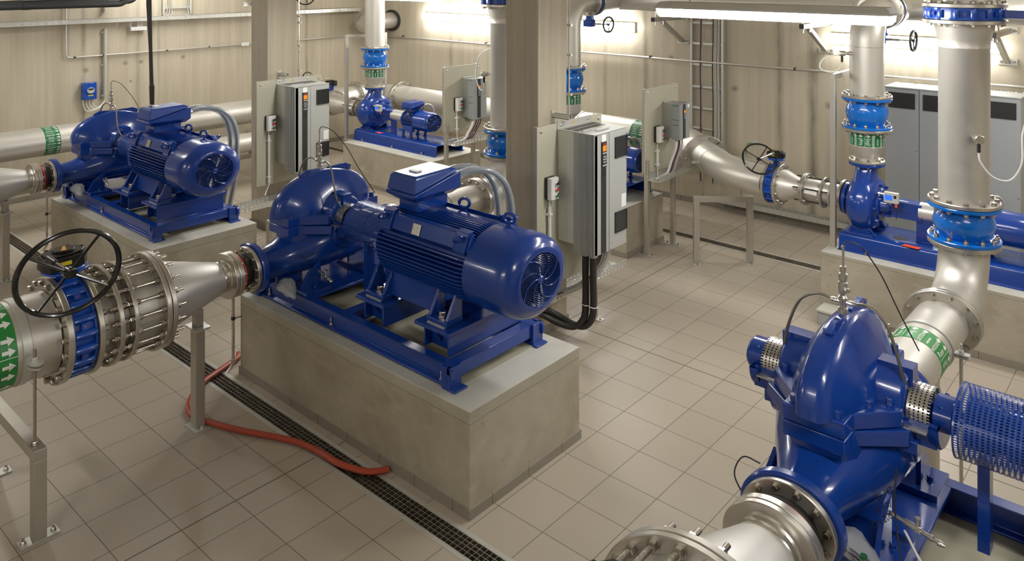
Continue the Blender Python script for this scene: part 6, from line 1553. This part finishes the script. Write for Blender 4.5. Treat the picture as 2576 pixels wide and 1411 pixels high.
qq = p0+sd*.08+Vector((0, 0, -.022)); part('plug', MB().lathe(qq, (0, 0, -1), [(0, .008), (.01, .011), (.05, .01)], 10), 'cable', t)
part('sensor_cable', MB().tube(spline([qq+Vector((0, 0, -.05)), qq+Vector((-.02, -.02, -.11)), qq+Vector((-.08, -.06, -.14)), qq+Vector((-.15, -.1, -.1)), qq+Vector((-.12, -.08, -.02)), qq+Vector((-.02, -.02, .01))], 8), .005, 8), 'label', t)
# ------------------------------------------------------------------ floor items
hp = [(-5.36, 3.04), (-5.30, 2.99), (-5.21, 2.77), (-5.16, 2.66), (-5.05, 2.53), (-4.94, 2.45), (-4.83, 2.42), (-4.72, 2.44), (-4.51, 2.51), (-4.31, 2.6), (-4.13, 2.68), (-3.95, 2.722), (-3.74, 2.735), (-3.6, 2.772), (-3.52, 2.82), (-3.475, 2.89)]
t = MB().tube(spline([(a, b, .021) for a, b in hp], 6), .02, 12)
solo('rubber_hose', t, 'hose', 'terracotta rubber hose lying across the drain in front of the middle plinth', 'hose')
for x, l in ((-5.135, 'thin drain pipe down the front left corner of the middle plinth'), (-5.135+DB-.03, 'thin drain pipe down the front corner of the left plinth')):
    t = thing('drain_pipe', l, 'pipe', (x, 2.86, 0), 'thin drain pipes at the plinths')
    part('pipe', MB().tube(fillet([(x, 2.87, .70), (x, 2.87, .075), (x-.01, 2.83, .03)], [.03], 6), .0115, 12), 'steel', t)
    part('pipe_clip', MB().lathe((x, 2.87, .40), (0, 0, 1), [(-.012, .0145), (.012, .0145)], 12).bar((x+.01, 2.87, .4), (x+.04, 2.917, .41), .004, .006), 'strip', t)
    part('elbow_fitting', MB().lathe((x, 2.87, .085), (0, 0, 1), [(0, .016), (.03, .016)], 12), 'steel', t)
t = thing('mesh_guard', 'wire mesh panel standing behind the middle pump', 'wire mesh', (-6.1, 3.93, 0))
part('post', MB().box(-6.42, -6.37, 3.91, 3.95, .001, .575), 'sq', t)
m = MB()
for k in range(13): m.lathe((-6.37, 3.93, .09+.038*k), (1, 0, 0), [(0, .0022), (.9, .0022)], 6)
for k in range(28): m.lathe((-6.37+.033*k, 3.934, .09), (0, 0, 1), [(0, .0022), (.456, .0022)], 6)
m.box(-6.37, -5.47, 3.92, 3.945, .545, .565)
part('wire_mesh', m, 'mesh', t, smooth=False)
t = thing('wall_socket_box', 'small grey box at the foot of the right plinth behind the foreground pump', 'box', (-2.3, 6.4, 0))
part('case', MB().box(-2.36, -2.14, 6.40, 6.56, .0, .10), 'cab', t, bev=.004); part('lid', MB().box(-2.37, -2.13, 6.39, 6.57, .1, .118), 'grey', t, bev=.003)
t = thing('cable_conduit', 'white conduit lying along the base frame of the right foreground pump', 'conduit', (XA+DC+.7, 3.2, .7))
part('pipe', MB().lathe((XA+DC+.42, 3.06, .70), (1, .0, 0), [(0, .012), (1.3, .012)], 12), 'white', t); part('clip', MB().box(XA+DC+.55, XA+DC+.575, 3.04, 3.08, .676, .715), 'white', t)
part('cable', MB().tube(spline([(XA+DC+.42, 3.06, .70), (XA+DC+.36, 3.08, .72), (XA+DC+.28, 3.16, .76)], 6), .005, 8), 'label', t)
b = thing('wrapped_valve', 'green-lever tap wrapped in a plastic bag beside the foreground suction flange', 'small valve', (XA+DC+.2, 2.93, .74))
part('valve_body', MB().lathe((XA+DC+.12, 2.92, .775), (1, -.35, -.1), [(0, .014), (.1, .014), (.1, .02), (.15, .02), (.15, .014), (.19, .014), (.19, .02), (.22, .02)], 14), 'steel', b)
part('lever', MB().bar((XA+DC+.225, 2.87, .79), (XA+DC+.225, 2.83, .735), .022, .012).lathe((XA+DC+.225, 2.873, .77), (0, 0, 1), [(0, .012), (.03, .012)], 10), 'greenb', b, 'green lever')
bg2 = dup(bg, (DC, 0, .02), 'clear plastic bag tied to the nozzle of the right foreground pump')
cable('thin black wire looping beside the right foreground suction flange', [(XA+DC-.14, 2.85, .98), (XA+DC-.2, 2.83, .99), (XA+DC-.22, 2.8, .93), (XA+DC-.17, 2.79, .86)], .003, 'cable', 'thin black wires at the foreground pump')
cable('thin black wire dropping from the foreground pump onto the pale plinth top', [(XA+DC+.26, 3.13, 1.0), (XA+DC+.27, 3.08, .86), (XA+DC+.33, 3.0, .7), (XA+DC+.44, 2.98, .575), (XA+DC+.5, 3.0, .57), (XA+DC+.46, 3.05, .575), (XA+DC+.38, 3.06, .6)], .003, 'cable', 'thin black wires at the foreground pump')
EXPO = 0.0
def lamp(label, c, L=1.57, wall=False, group='tubular strip lamps'):
    x, y, z = c
    t = thing('strip_lamp', label, 'lamp', c, group)
    if wall:     # diffuser faces -y
        h = MB().box(x-L/2, x+L/2, y, y+.05, z-.06, z+.06)
        d = [[(x-L/2+i, y-dy, z-.058+i*.6), (x+L/2-i, y-dy, z-.058+i*.6), (x+L/2-i, y-dy, z+.058-i*.6), (x-L/2+i, y-dy, z+.058-i*.6)] for i, dy in ((0, 0), (0, .025), (.018, .05))]
        part('housing', h, 'grey', t, smooth=False, bev=.004)
        part('diffuser', MB().loft(d), 'lamp', t, smooth=False)
    else:
        h = MB().loft([[(x-L/2, y-.085, z+.015), (x+L/2, y-.085, z+.015), (x+L/2, y+.085, z+.015), (x-L/2, y+.085, z+.015)], [(x-L/2, y-.085, z+.03), (x+L/2, y-.085, z+.03), (x+L/2, y+.085, z+.03), (x-L/2, y+.085, z+.03)], [(x-L/2+.03, y-.06, z+.065), (x+L/2-.03, y-.06, z+.065), (x+L/2-.03, y+.06, z+.065), (x-L/2+.03, y+.06, z+.065)]])
        part('housing', h, 'grey', t, smooth=False, bev=.003)
        d = [[(x-L/2+.012+i, y-.08+i, z+dz), (x+L/2-.012-i, y-.08+i, z+dz), (x+L/2-.012-i, y+.08-i, z+dz), (x-L/2+.012+i, y+.08-i, z+dz)] for i, dz in ((0, .015), (.003, -.02), (.02, -.042))]
        part('diffuser', MB().loft(d), 'lamp', t, smooth=False)
        r = MB()
        for s in (-.55, .55): r.lathe((x+s, y, z+.06), (0, 0, 1), [(0, .005), (ZT-z-.06, .005)], 8)
        parts('hanger', r, 'bolt', t)
    return t
lamp('bright strip lamp hanging at the top edge in front of the right-hand pipes', (-2.165, 4.96, 2.555))
lamp('strip lamp hanging at the top edge beside the far vertical pipe, just its underside showing', (-6.02, 4.96, 2.60))
for xx in (-9.9, 1.5): lamp('strip lamp of the middle row outside the view', (xx, 4.96, 3.1), group='strip lamps overhead outside the view')
for xx in (-9.2, .4): lamp('strip lamp of the front row outside the view', (xx, 2.0, 3.12), group='strip lamps overhead outside the view')
for xx in (-6.4, -2.2): lamp('added fill strip lamp at the front, outside the view', (xx, -1.3, 3.12), group='strip lamps overhead outside the view')  # unseen lamps added as front fill for plinth faces and motors
for xx in (-8.0, -.4): lamp('added fill strip lamp over the back area, outside the view', (xx, 7.1, 3.1), group='strip lamps overhead outside the view')  # unseen lamps added to brighten the back of the room
for xx, l in ((-8.79, 'strip lamp on the back wall at left, beside the vertical pipe'), (-6.345, 'strip lamp on the back wall behind the small handwheel, right of the concrete column'), (-2.28, 'strip lamp on the back wall at right behind the two vertical pipes')):
    lamp(l, (xx, YB-.05, 2.11), 1.58, True, 'strip lamps on the back wall')
# ------------------------------------------------------------------ camera, world, render look
cam = bpy.data.cameras.new('camera'); co = bpy.data.objects.new('camera', cam); col.objects.link(co)
co.location = (0, 0, H); co.rotation_euler = (pi/2, 0, .7221)
cam.sensor_width = 36; cam.lens = 1988.92*36/2576; cam.shift_y = -(705.5+70.77)/2576; cam.clip_end = 60
sc.camera = co
w = bpy.data.worlds.new('world'); sc.world = w; w.use_nodes = True
w.node_tree.nodes['Background'].inputs[0].default_value = (.75, .72, .66, 1); w.node_tree.nodes['Background'].inputs[1].default_value = .3
vs_ = sc.view_settings; vs_.view_transform = 'Standard'; vs_.look = 'None'; vs_.gamma = 1; vs_.exposure = EXPO; vs_.use_curve_mapping = False
sc.cycles.use_denoising = True; sc.cycles.max_bounces = 8; sc.cycles.diffuse_bounces = 4; sc.cycles.transparent_max_bounces = 12
sc.cycles.sample_clamp_indirect = 6; sc.cycles.caustics_reflective = False; sc.cycles.caustics_refractive = False
